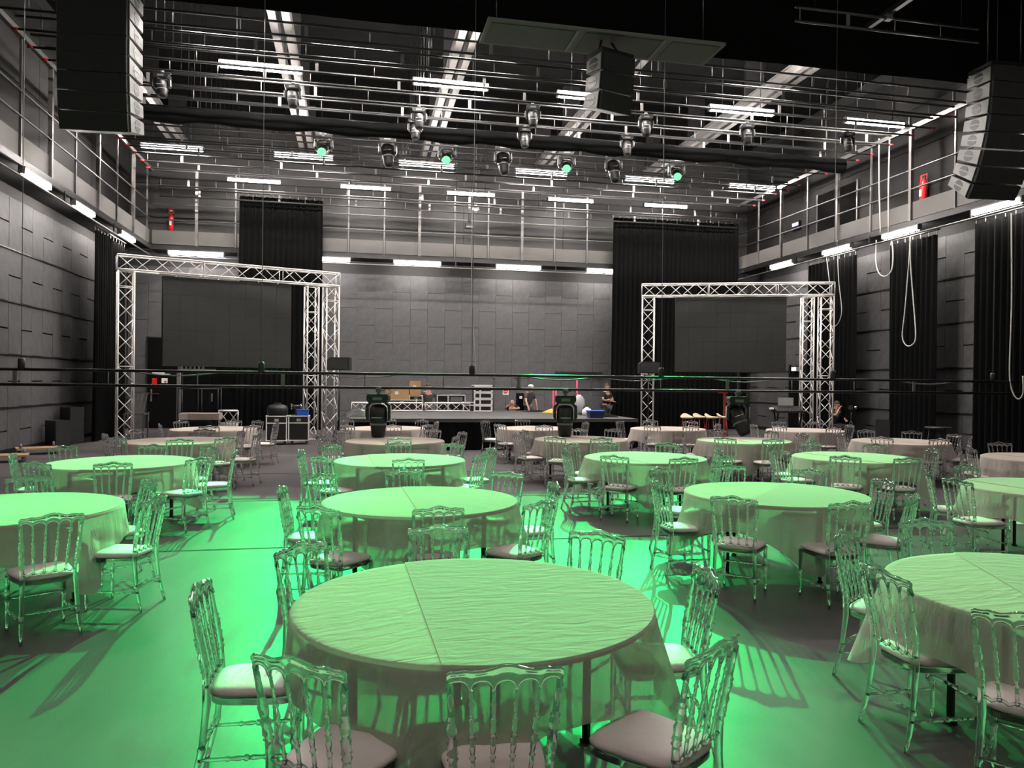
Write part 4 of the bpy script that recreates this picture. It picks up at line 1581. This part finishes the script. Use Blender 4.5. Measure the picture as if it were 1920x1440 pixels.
# two flight cases with stuff on top
GC = 'wheeled flight cases beside the left truss frame'
p1 = on(521, 22.9, 0)
hcs = at(521, 781, Y=22.5).z - .12
flight_case('wheeled black flight case with alloy edges under the black bag', p1, .55, .55, hcs, GC)
p2 = on(562, 23.0, 0)
flight_case('wheeled black flight case with alloy edges under the blue box', p2, .55, .55, hcs, GC)
t = thing('equipment_bag', 'rounded black soft bag on the left flight case', 'bag', (p1[0], p1[1], hcs + .12))
m = MB()
m.lathe([(.24, 0), (.29, .06), (.29, .22), (.24, .30), (.1, .335)], 12)
m.v = [(x * 1.0, y * .8, z) for x, y, z in m.v]
m.build('body', 'black_plastic', t)
MB().sweep([(-.12, -.1, .31), (-.08, -.1, .37), (.08, -.1, .37), (.12, -.1, .31)], .012, 6).build('strap', 'rubber', t)
t = thing('blue_box', 'bright blue open plastic box on the right flight case', 'box', (p2[0] + .1, p2[1] - .05, hcs + .12))
MB().hexa([(-.15, -.12, 0), (.15, -.12, 0), (.15, .12, 0), (-.15, .12, 0), (-.17, -.14, .17), (.17, -.14, .17), (.17, .14, .17), (-.17, .14, .17)]).build('body', 'blue', t)
MB().box(-.18, .18, -.15, .15, .17, .19).build('rim', 'blue', t)
t = thing('reel', 'small metal reel standing behind the blue box', 'reel', (p2[0] - .1, p2[1] + .19, hcs + .12))
MB().tube((-.12, 0, .26), (.12, 0, .26), .05, 12).build('drum', 'bar_metal', t)
for s in (-1, 1):
    MB().tube((s * .12, 0, .26), (s * .15, 0, .26), .09, 14).build('flange', 'chrome', t)
MB().bar((0, 0, 0), (0, 0, .26), .06).build('foot', 'bar_metal', t)

# left wall: speakers and dollies
for (px0, px1, py0, py1, lab) in ((42, 70, 788, 838, 'shorter black box loudspeaker on the floor by the left wall'), (60, 84, 763, 832, 'taller black box loudspeaker on the floor by the left wall')):
    p = at((px0 + px1) / 2, py1, Z=0)
    z = zat((px0 + px1) / 2, py0, p.x, p.y)
    p.x = max(p.x, XL + .45)
    t = thing('floor_speaker', lab, 'loudspeaker', (p.x, p.y, 0), .9, 'loudspeakers on the floor')
    w = .21
    MB().box(-w, w, -.22, .22, 0.02, z).build('cabinet', 'black_plastic', t)
    MB().box(-w + .015, w - .015, -.232, -.22, .05, z - .03).build('grille', 'grille', t)
    MB().box(-.1, .1, -.22, .22, 0, .02).build('foot', 'rubber', t)


def dolly(label, px, py, rz, Z=0.0, flipped=True):
    p = at(px, py, Z=0)
    p.x = max(p.x, XL + .7)
    t = thing('wheel_dolly', label, 'dolly', (p.x, p.y, Z), rz, 'wooden wheel dollies by the left wall')
    z = .0 if flipped else .12
    z = .12
    MB().box(-.45, .45, -.28, .28, z, z + .04).build('board', 'plywood', t)
    for sx in (-1, 1):
        for sy in (-1, 1):
            x, y = sx * .36, sy * .2
            for zz, up in ((z - .06, -1), (z + .10, 1)):
                if up == 1 and sx * sy < 0:
                    continue
                MB().tube((x - .018, y, zz), (x + .018, y, zz), .055, 12).box(x - .028, x + .028, y - .03, y + .03, min(zz, z + .02), max(zz, z + .02)).build('caster', 'caster', t)
    return t


dolly('wooden wheel dolly on the floor at the left picture edge', 8, 866, .3)
dolly('wooden wheel dolly with upturned casters by the left wall', 62, 851, .45)

# gallery extinguishers
def extinguisher(label, loc, s=1.0):
    t = thing('fire_extinguisher', label, 'extinguisher', loc, 0, 'red fire extinguishers on the galleries')
    MB().lathe([(.06, 0), (.075, .02), (.075, .46), (.05, .53), (.025, .56)], 12).build('cylinder', 'red', t)
    MB().box(-.03, .05, -.015, .015, .56, .62).build('valve', 'black_plastic', t)
    MB().sweep([(.03, 0, .58), (.1, 0, .52), (.09, 0, .3)], .012, 6).build('hose', 'rubber', t)
    MB().box(-.03, .03, -.08, -.074, .2, .34).build('paper_label', 'white_paint', t)
    MB().box(-.02, .02, .07, .09, .1, .5).build('bracket', 'grey_metal', t)
    t.scale = (s, s, s)
    return t
p = at(1731, 388, X=XR - .15)
extinguisher('red fire extinguisher on the right gallery wall', (XR - .14, p.y, p.z), 1.5).rotation_euler = (0, 0, -pi / 2)
ps = at(1732, 337, X=XR - .03)
o = MB().box(-.012, 0, -.14, .14, -.16, .16).build('extinguisher_sign', 'red', None, (XR - .021, ps.y, ps.z))
tag(o, 'small red fire sign above the right gallery extinguisher', 'sign', 'red fire signs')
MB().box(-.016, -.012, -.08, .02, -.12, -.02).build('white_mark', 'white_paint', o)
p = at(321, 436, Y=YF - .1)
extinguisher('red fire extinguisher on the far left of the gallery', (p.x, YF - .14, p.z), 1.25)
ps = at(321, 396, Y=YF - .03)
o = MB().box(-.1, .1, -.012, 0, -.1, .1).build('extinguisher_sign', 'red', None, (ps.x, YF - .012, ps.z))
tag(o, 'small red fire sign above the far left extinguisher', 'sign', 'red fire signs')
MB().box(-.04, .04, -.016, -.012, -.06, .04).build('white_mark', 'white_paint', o)
p = at(1494, 423, X=XR - .05)
t = thing('control_box', 'small dark wall box with a blue display on the right gallery', 'box', (XR - .07, p.y, p.z), pi / 2)
MB().box(-.25, .25, -.05, .05, -.15, .15).build('body', 'black_plastic', t)
MB().box(-.2, .2, .05, .055, -.02, .1).build('display', 'blue_display', t)
# dark door on the right gallery
p0, p1_ = at(1535, 440, X=XR).y, at(1608, 440, X=XR).y
d2 = struct(MB().box(-.03, .03, -abs(p0 - p1_) / 2, abs(p0 - p1_) / 2, 0, 2.2).build('door_2', 'velvet', None, (XR - .02, (p0 + p1_) / 2, 6.63)))
MB().box(-.05, .0, -abs(p0 - p1_) / 2 - .05, -abs(p0 - p1_) / 2, 0, 2.25).build('door_frame', 'grey_metal', d2)
MB().box(-.05, .0, abs(p0 - p1_) / 2, abs(p0 - p1_) / 2 + .05, 0, 2.25).build('door_frame', 'grey_metal', d2)
# emergency light on the right wall
p = at(1493, 692, X=XR - .1)
t = thing('emergency_light', 'small lit white emergency light on the right wall', 'light', (XR - .12, p.y, p.z), pi / 2)
MB().box(-.16, .16, -.06, .09, -.08, .08).build('housing', 'white_paint', t)
MB().box(-.13, .13, .0, .095, -.05, .05).build('diffuser', 'exit_white', t)

# loops of cable hanging on the right
def cable_loop(label, pts, r=.018, material='white_cable'):
    m = MB()
    # smooth
    P = [Vector(p) for p in pts]
    out = []
    for i in range(len(P) - 1):
        a, b, c, d = P[max(0, i - 1)], P[i], P[i + 1], P[min(len(P) - 1, i + 2)]
        for k in range(6):
            t = k / 6
            out.append(.5 * ((2 * b) + (c - a) * t + (2 * a - 5 * b + 4 * c - d) * t * t + (-a + 3 * b - 3 * c + d) * t ** 3))
    out.append(P[-1])
    m.sweep(out, r, 6)
    o = m.build('hanging_cable', material)
    return tag(o, label, 'cable', 'cables hanging from the right gallery')
XC = 15.66
q = lambda px, py, X=XC: at(px, py, X=X)
cable_loop('long loop of grey cable hanging before the middle right curtain', [q(1706, 440), q(1705, 480), q(1697, 580), q(1692, 630), q(1700, 648), q(1712, 645), q(1717, 628), q(1713, 570), q(1707, 490), q(1707, 440)])
cable_loop('short loop of grey cable before the grey wall strip', [q(1643, 450), q(1642, 490), q(1648, 512), q(1660, 518), q(1672, 505), q(1674, 470), q(1670, 445)])
cable_loop('thin cable loop hanging over the curtain behind the right truss', [q(1570, 450), q(1572, 520), q(1578, 580), q(1572, 605), q(1562, 612), q(1556, 600), q(1556, 540), q(1548, 470)], .012)
cable_loop('thin grey cable hanging at the right picture edge', [at(1896, 400, X=14.9), at(1897, 560, X=14.9), at(1893, 690, X=14.9), at(1897, 730, X=14.9), at(1908, 748, X=14.9), at(1918, 738, X=14.9), at(1918, 705, X=14.9)], .016)
for i, px in enumerate((1648, 1668)):
    a = at(px, 260, X=15.65)
    b = at(px + (-2 if i else 3), 440, X=15.65)
    cable_loop('pale vertical cable down the right gallery, %s of two' % ('left' if i == 0 else 'right'), [a, (a + b) / 2 + Vector((0, .03, 0)), b], .02)
# thin pull line from the ceiling at the centre
a, b = at(882, 400, Y=28), at(893, 700, Y=27.6)
a = Vector((a.x, 27.6, 8.96))
o = cable_loop('thin dark cable hanging before the far wall centre', [a, at(884, 560, Y=27.9), at(889, 640, Y=27.8), b], .012, 'cable')

# ================================================================== RIGHT FAR CORNER
def bar_stool(label, px, Y, rz):
    p = on(px, Y, 0)
    t = thing('bar_stool', label, 'stool', p, rz, 'beige bar stools beside the stage')
    zs = .80
    m = MB()
    vs, fs = [], []
    n = 16
    for j, (g, z) in enumerate(((.16, zs - .03), (.205, zs - .01), (.21, zs + .01), (.18, zs + .03), (.0, zs + .02))):
        for i in range(n):
            a = 2 * pi * i / n
            lift = .10 * max(0, sin(a)) ** 2 if 1 <= j <= 3 else 0
            vs.append((g * cos(a), g * sin(a), z + lift))
    for j in range(4):
        for i in range(n):
            fs.append((j * n + i, j * n + (i + 1) % n, (j + 1) * n + (i + 1) % n, (j + 1) * n + i))
    m.add(vs, fs, True)
    m.build('seat', 'beige', t)
    for k in range(4):
        a = pi / 4 + k * pi / 2
        MB().tube((.13 * cos(a), .13 * sin(a), zs - .02), (.24 * cos(a), .24 * sin(a), 0), .012, 6).build('leg', 'dark_red', t)
    pts = [(.20 * cos(pi / 4 + k * pi / 2), .20 * sin(pi / 4 + k * pi / 2), .28) for k in range(4)]
    MB().sweep(pts, .009, 5, True, True).build('foot_ring', 'dark_red', t)
for k, px in enumerate((1289, 1312, 1334, 1356)):
    bar_stool('beige bar stool with thin red legs, %s from the left' % ORD[k], px, 22.6 + .25 * (k % 2), .4 * k)
p = on(1359, 23.6, 0)
t = thing('red_stand', 'red T-shaped stand behind the beige stools', 'stand', p)
zt = at(1358, 736, Y=23.6).z
MB().bar((0, 0, .02), (0, 0, zt), .06).build('post', 'dark_red', t)
MB().bar((-.22, 0, zt), (.1, 0, zt), .06, .05).build('arm', 'dark_red', t)
MB().box(-.35, .35, -.25, .25, 0, .04).build('base', 'dark_red', t)
# mixing desk on a stand
p = on(1478, 22.5, 0)
t = thing('mixing_desk', 'dark control desk with a screen under the right video screen', 'desk', p, -.2)
zt = at(1478, 770, Y=22.5).z
MB().hexa([(-.45, -.3, zt - .06), (.45, -.3, zt - .06), (.45, .3, zt - .06), (-.45, .3, zt - .06), (-.45, -.3, zt), (.45, -.3, zt), (.45, .3, zt + .14), (-.45, .3, zt + .14)]).build('console', 'black_plastic', t)
for k in range(8):
    MB().box(-.38 + .1 * k, -.34 + .1 * k, -.2, -.16, zt + .03, zt + .06).build('fader', 'grey_metal', t)
MB().box(-.25, .25, .2, .23, zt + .16, zt + .42).build('monitor', 'cab_side', t)
for sx in (-.38, .38):
    MB().bar((sx, -.2, 0), (sx, .2, zt - .06), .04).build('leg', 'black_metal', t)
    MB().bar((sx, .2, 0), (sx, -.2, zt - .06), .04).build('leg', 'black_metal', t)
MB().box(-.6, -.48, -.05, .05, zt + .04, zt + .1).build('desk_lamp', 'white_paint', t)
MB().sweep([(-.54, 0, zt - .05), (-.54, 0, zt + .05)], .012, 6).build('lamp_stem', 'black_metal', t)
# grey cabinet on the far wall, right
p = on(1459, 29.6, 0)
t = thing('wall_cabinet', 'tall grey cabinet standing behind the right screen', 'cabinet', p)
zt = 2.6
MB().box(-.35, .35, -.25, .25, 0, zt).build('body', 'cab_side', t)
for k in range(2):
    d_ = MB().box(-.34 + .345 * k, -.005 + .345 * k, -.27, -.25, .05, zt - .04).build('cabinet_door', 'cab_side', t)
    MB().box(-.02 + .345 * k - .02, .0 + .345 * k - .01, -.285, -.27, 1.1, 1.3).build('handle', 'chrome', d_)
# cocktail table and box at the right wall
p = at(1760, 838, Z=0)
p = Vector(frame_pt(1760, 19.5))
t = thing('cocktail_table', 'tall thin black table before the right wall', 'table', (p.x, p.y, 0))
zt = zat(1760, 802, p.x, p.y)
MB().lathe([(.30, zt - .02), (.31, zt), (.30, zt + .02)], 20).build('top', 'black_plastic', t)
for k in range(3):
    MB().tube((.2 * cos(k * 2.1), .2 * sin(k * 2.1), zt - .02), (.3 * cos(k * 2.1), .3 * sin(k * 2.1), 0), .014, 6).build('leg', 'black_metal', t)
p = Vector(frame_pt(1657, 23.2))
t = thing('floor_speaker', 'dark box loudspeaker on the floor by the right wall', 'loudspeaker', (p.x, p.y, 0), -.7, 'loudspeakers on the floor')
zt = zat(1657, 787, p.x, p.y)
MB().box(-.2, .2, -.2, .2, 0.02, zt).build('cabinet', 'black_plastic', t)
MB().box(-.185, .185, -.212, -.2, .05, zt - .03).build('grille', 'grille', t)
MB().box(-.1, .1, -.2, .2, 0, .02).build('foot', 'rubber', t)
# camera on a tripod by the right wall
p = Vector(frame_pt(1597, 24.5))
t = thing('tripod_camera', 'small camera on a black tripod by the right curtain', 'camera', (p.x, p.y, 0), .6)
zt = zat(1597, 768, p.x, p.y)
MB().tube((0, 0, .5), (0, 0, zt), .018, 6).build('column', 'black_metal', t)
for k in range(3):
    MB().tube((0, 0, .75), (.38 * cos(k * 2.1), .38 * sin(k * 2.1), 0), .014, 6).build('leg', 'black_metal', t)
b_ = MB().box(-.08, .08, -.07, .07, zt, zt + .13).build('body', 'black_plastic', t)
MB().tube((0, -.07, zt + .07), (0, -.17, zt + .07), .045, 10).build('lens', 'chrome', b_)

# ================================================================== PEOPLE
def skin_mesh(name, joints, edges, material, parent=None, root=0, sub=1):
    """joints: list of (x,y,z,r)"""
    me = bpy.data.meshes.new(name)
    me.from_pydata([j[:3] for j in joints], edges, [])
    me.materials.append(MATS[material])
    o = bpy.data.objects.new(name, me)
    COL.objects.link(o)
    if parent:
        o.parent = parent
    md = o.modifiers.new('skin', 'SKIN')
    md.use_smooth_shade = True
    if not me.skin_vertices:
        bm = bmesh.new()
        bm.from_mesh(me)
        bm.verts.layers.skin.verify()
        bm.to_mesh(me)
        bm.free()
    for i, j in enumerate(joints):
        r = j[3]
        me.skin_vertices[0].data[i].radius = (r, j[4] if len(j) > 4 else r)
    me.skin_vertices[0].data[root].use_root = True
    s = o.modifiers.new('sub', 'SUBSURF')
    s.levels = sub
    s.render_levels = sub
    return o


def person(label, loc, rz, pose, shirt, bald=False, hair='hair', trousers='trousers', seated=False):
    """pose: dict with 'lean' (forward), elbows/wrists for L,R, knees/ankles"""
    t = thing('person', label, 'person', loc, rz)
    P = {'pelvis': (0, 0, .96), 'belly': (0, .01, 1.14), 'chest': (0, .0, 1.36), 'neck': (0, .01, 1.53), 'head': (0, .03, 1.655), 'crown': (0, .02, 1.76),
         'shL': (-.18, 0, 1.46), 'shR': (.18, 0, 1.46), 'elL': (-.24, .0, 1.18), 'elR': (.24, 0, 1.18), 'wrL': (-.25, .08, .93), 'wrR': (.25, .08, .93),
         'hpL': (-.09, 0, .93), 'hpR': (.09, 0, .93), 'knL': (-.10, .02, .50), 'knR': (.10, .02, .50), 'anL': (-.10, -.02, .09), 'anR': (.10, -.02, .09),
         'toL': (-.11, .16, .035), 'toR': (.11, .16, .035)}
    P.update(pose)
    order = ['pelvis', 'belly', 'chest', 'neck', 'head', 'crown', 'shL', 'shR', 'elL', 'elR', 'wrL', 'wrR', 'hpL', 'hpR', 'knL', 'knR', 'anL', 'anR', 'toL', 'toR']
    R = {'pelvis': (.15, .11), 'belly': (.135, .10), 'chest': (.16, .115), 'neck': (.055, .055), 'head': (.082, .098), 'crown': (.06, .07), 'shL': .065, 'shR': .065,
         'elL': .042, 'elR': .042, 'wrL': .028, 'wrR': .028, 'hpL': .085, 'hpR': .085, 'knL': .06, 'knR': .06, 'anL': .04, 'anR': .04, 'toL': .035, 'toR': .035}
    idx = {k: i for i, k in enumerate(order)}
    J = []
    for k in order:
        r = R[k]
        J.append((*P[k], *(r if isinstance(r, tuple) else (r, r))))
    E = [('pelvis', 'belly'), ('belly', 'chest'), ('chest', 'neck'), ('neck', 'head'), ('head', 'crown'), ('chest', 'shL'), ('chest', 'shR'), ('shL', 'elL'), ('shR', 'elR'),
         ('elL', 'wrL'), ('elR', 'wrR'), ('pelvis', 'hpL'), ('pelvis', 'hpR'), ('hpL', 'knL'), ('hpR', 'knR'), ('knL', 'anL'), ('knR', 'anR'), ('anL', 'toL'), ('anR', 'toR')]
    E = [(idx[a], idx[b]) for a, b in E]
    # hands: palm and five fingers rooted at the wrist end
    for s in ('L', 'R'):
        w, e = Vector(P['wr' + s]), Vector(P['el' + s])
        d = (w - e).normalized()
        side = d.orthogonal().normalized()
        side = d.cross(Vector((0, 0, 1)))
        if side.length < .1:
            side = Vector((1, 0, 0))
        side.normalize()
        bend = d.cross(side).normalized()
        i0 = len(J)
        palm = w + d * .055
        J.append((*palm, .036, .016))
        E.append((idx['wr' + s], i0))
        for q, L in ((-1.5, .055), (-.5, .07), (.5, .075), (1.5, .065)):
            a = palm + side * q * .017 + d * .035
            b = a + d * L * .55 + bend * .012
            c = b + d * L * .35 + bend * .025
            k = len(J)
            J += [(*a, .009, .009), (*b, .0085, .0085), (*c, .007, .007)]
            E += [(i0, k), (k, k + 1), (k + 1, k + 2)]
        a = palm + side * .035 - d * .01
        b = a + side * .02 + d * .03
        k = len(J)
        J += [(*a, .011, .011), (*b, .009, .009)]
        E += [(i0, k), (k, k + 1)]
    skin_mesh('body', J, E, 'skin', t, 0, 1)
    # clothes: shirt and trousers a little proud of the body
    g = lambda k, f, n=None: (*P[k], *( (R[k][0] * f, R[k][1] * f) if isinstance(R[k], tuple) else (R[k] * f, R[k] * f)))
    mid = lambda a, b, u: tuple(Vector(P[a]).lerp(Vector(P[b]), u))
    J = [g('pelvis', 1.1), g('belly', 1.12), g('chest', 1.12), (*mid('chest', 'neck', .62), .075, .07), g('shL', 1.18), g('shR', 1.18),
         (*mid('shL', 'elL', .75), .062, .062), (*mid('shR', 'elR', .75), .062, .062)]
    skin_mesh('shirt', J, [(0, 1), (1, 2), (2, 3), (2, 4), (2, 5), (4, 6), (5, 7)], shirt, t, 0, 1)
    J = [g('pelvis', 1.08), g('hpL', 1.2), g('hpR', 1.2), g('knL', 1.25), g('knR', 1.25), (*mid('knL', 'anL', .93), .06, .06), (*mid('knR', 'anR', .93), .06, .06)]
    skin_mesh('trousers', J, [(0, 1), (0, 2), (1, 3), (2, 4), (3, 5), (4, 6)], trousers, t, 0, 1)
    for s in ('L', 'R'):
        a, b = Vector(P['an' + s]), Vector(P['to' + s])
        MB().sweep([a + Vector((0, -.05, -.05)), a + Vector((0, 0, -.03)), b, b + (b - a).normalized() * .05], [.04, .05, .045, .025], 8).build('shoe', 'shoe', t)
    h, c = Vector(P['head']), Vector(P['crown'])
    up = (c - h).normalized()
    fw = Vector(P.get('face', (0, 1, 0))).normalized()
    fw = (fw - up * fw.dot(up)).normalized()
    rt = fw.cross(up)
    # face
    MB().sweep([h + fw * .085 + up * .03, h + fw * .112 - up * .005, h + fw * .092 - up * .018], [.008, .016, .012], 6).build('nose', 'skin', t)
    for s in (-1, 1):
        MB().sphere(h + fw * .083 + rt * s * .032 + up * .028, .011, 8, 5).build('eye', 'white_paint', t)
        MB().sphere(h + rt * s * .085 + up * .005, .026, 8, 5, (.5, 1, 1.2)).build('ear', 'skin', t)
    MB().sweep([h + fw * .083 - rt * .025 - up * .05, h + fw * .092 - up * .05, h + fw * .083 + rt * .025 - up * .05], .006, 5).build('mouth', 'pink_red', t)
    if not bald:
        m = MB()
        vs, fs = [], []
        n, r = 12, 6
        cc = h + up * .04 - fw * .012
        for j in range(r + 1):
            th = (pi * .58) * j / r
            for i in range(n):
                a = 2 * pi * i / n
                cut = 1 - .33 * max(0, cos(a))
                thh = th * cut
                v = cc + (fw * cos(a) * 1.05 + rt * sin(a) * .92) * .104 * sin(thh) + up * .104 * 1.02 * cos(thh)
                vs.append(v)
        for j in range(r):
            for i in range(n):
                fs.append((j * n + i, j * n + (i + 1) % n, (j + 1) * n + (i + 1) % n, (j + 1) * n + i))
        m.add(vs, fs, True)
        m.build('hair', hair, t)
    return t


# man leaning behind the trusses on the left, looking down
p = on(803, 26.75, 0)
person('man in grey T-shirt looking down beside the brown cartons', p, pi + .1,
       {'elL': (-.27, .06, 1.2), 'elR': (.27, .06, 1.2), 'wrL': (-.34, .24, 1.0), 'wrR': (.34, .24, 1.0), 'head': (0, .07, 1.65), 'crown': (0, .10, 1.755), 'face': (0, 1, -.5)}, 'shirt_grey')
# crouching man resting on the stage edge
p = on(962, 26.75, 0)
dz = -.52
person('bald man in black crouching with his arms on the stage', (p[0], p[1], 0), pi - .35,
       {'pelvis': (0, -.12, .48), 'belly': (0, -.06, .64), 'chest': (0, .03, .86), 'neck': (0, .08, 1.02), 'head': (0, .12, 1.13), 'crown': (0, .14, 1.235), 'shL': (-.18, .04, .97), 'shR': (.18, .04, .97),
        'elL': (-.26, .26, .92), 'elR': (.25, .26, .92), 'wrL': (-.05, .42, .92), 'wrR': (.06, .36, 1.05), 'hpL': (-.1, -.1, .45), 'hpR': (.1, -.1, .45), 'knL': (-.14, .28, .50), 'knR': (.14, .28, .50),
        'anL': (-.12, .05, .09), 'anR': (.12, .05, .09), 'toL': (-.13, .24, .035), 'toR': (.13, .24, .035), 'face': (-.3, 1, -.3)}, 'shirt_black', True)
p = on(990, 26.75, 0)
person('man in dark shirt with white cap reaching down over the stage', p, pi + .45,
       {'chest': (0, .08, 1.36), 'neck': (0, .13, 1.52), 'head': (0, .17, 1.64), 'crown': (0, .17, 1.75), 'shL': (-.18, .08, 1.45), 'shR': (.18, .1, 1.45), 'elL': (-.27, .12, 1.17), 'elR': (.26, .22, 1.18),
        'wrL': (-.26, .2, .92), 'wrR': (.3, .4, .98), 'face': (-.7, 1, -.1)}, 'shirt_grey', True)
p_ = bpy.data.objects['person.002']
m = MB()
m.lathe([(.108, 0), (.106, .03), (.09, .065), (.05, .088), (.01, .095)], 14)
m.build('cap', 'white_paint', p_, (0, .165, 1.69))
p = on(1137, 26.9, 0)
person('man in black T-shirt standing with folded arms by the stage', p, pi + .5,
       {'elL': (-.26, .08, 1.2), 'elR': (.26, .08, 1.2), 'wrL': (.06, .2, 1.22), 'wrR': (-.07, .23, 1.16), 'face': (.3, 1, 0)}, 'shirt_black', False, 'hair', 'trousers')
bpy.data.objects['person.003'].scale = (1.03, 1.03, 1.03)
# seated person half hidden behind the right truss
p = Vector(frame_pt(1566, 25.3))
dz = -.5
person('seated person in black with a raised hand behind the right truss', (p.x, p.y, 0), pi + .2,
       {'pelvis': (0, 0, .54), 'belly': (0, .01, .72), 'chest': (0, .03, .94), 'neck': (0, .05, 1.1), 'head': (0, .08, 1.22), 'crown': (0, .09, 1.325), 'shL': (-.18, .03, 1.04), 'shR': (.18, .03, 1.04),
        'elL': (-.25, .15, .80), 'elR': (.22, .24, .86), 'wrL': (-.12, .34, .75), 'wrR': (.10, .26, 1.08), 'hpL': (-.1, .02, .52), 'hpR': (.1, .02, .52), 'knL': (-.12, .42, .52), 'knR': (.12, .42, .52),
        'anL': (-.12, .42, .09), 'anR': (.12, .42, .09), 'toL': (-.13, .6, .035), 'toR': (.13, .6, .035)}, 'shirt_black', False, 'hair', 'shirt_black')
t = thing('low_stool', 'low dark stool under the seated person', 'stool', (p.x, p.y, 0))
MB().lathe([(.18, .39), (.2, .41), (.2, .43), (.17, .44)], 16).build('seat', 'black_plastic', t)
for k in range(4):
    a = pi / 4 + k * pi / 2
    MB().tube((.12 * cos(a), .12 * sin(a), .4), (.17 * cos(a), .17 * sin(a), 0), .014, 6).build('leg', 'black_metal', t)
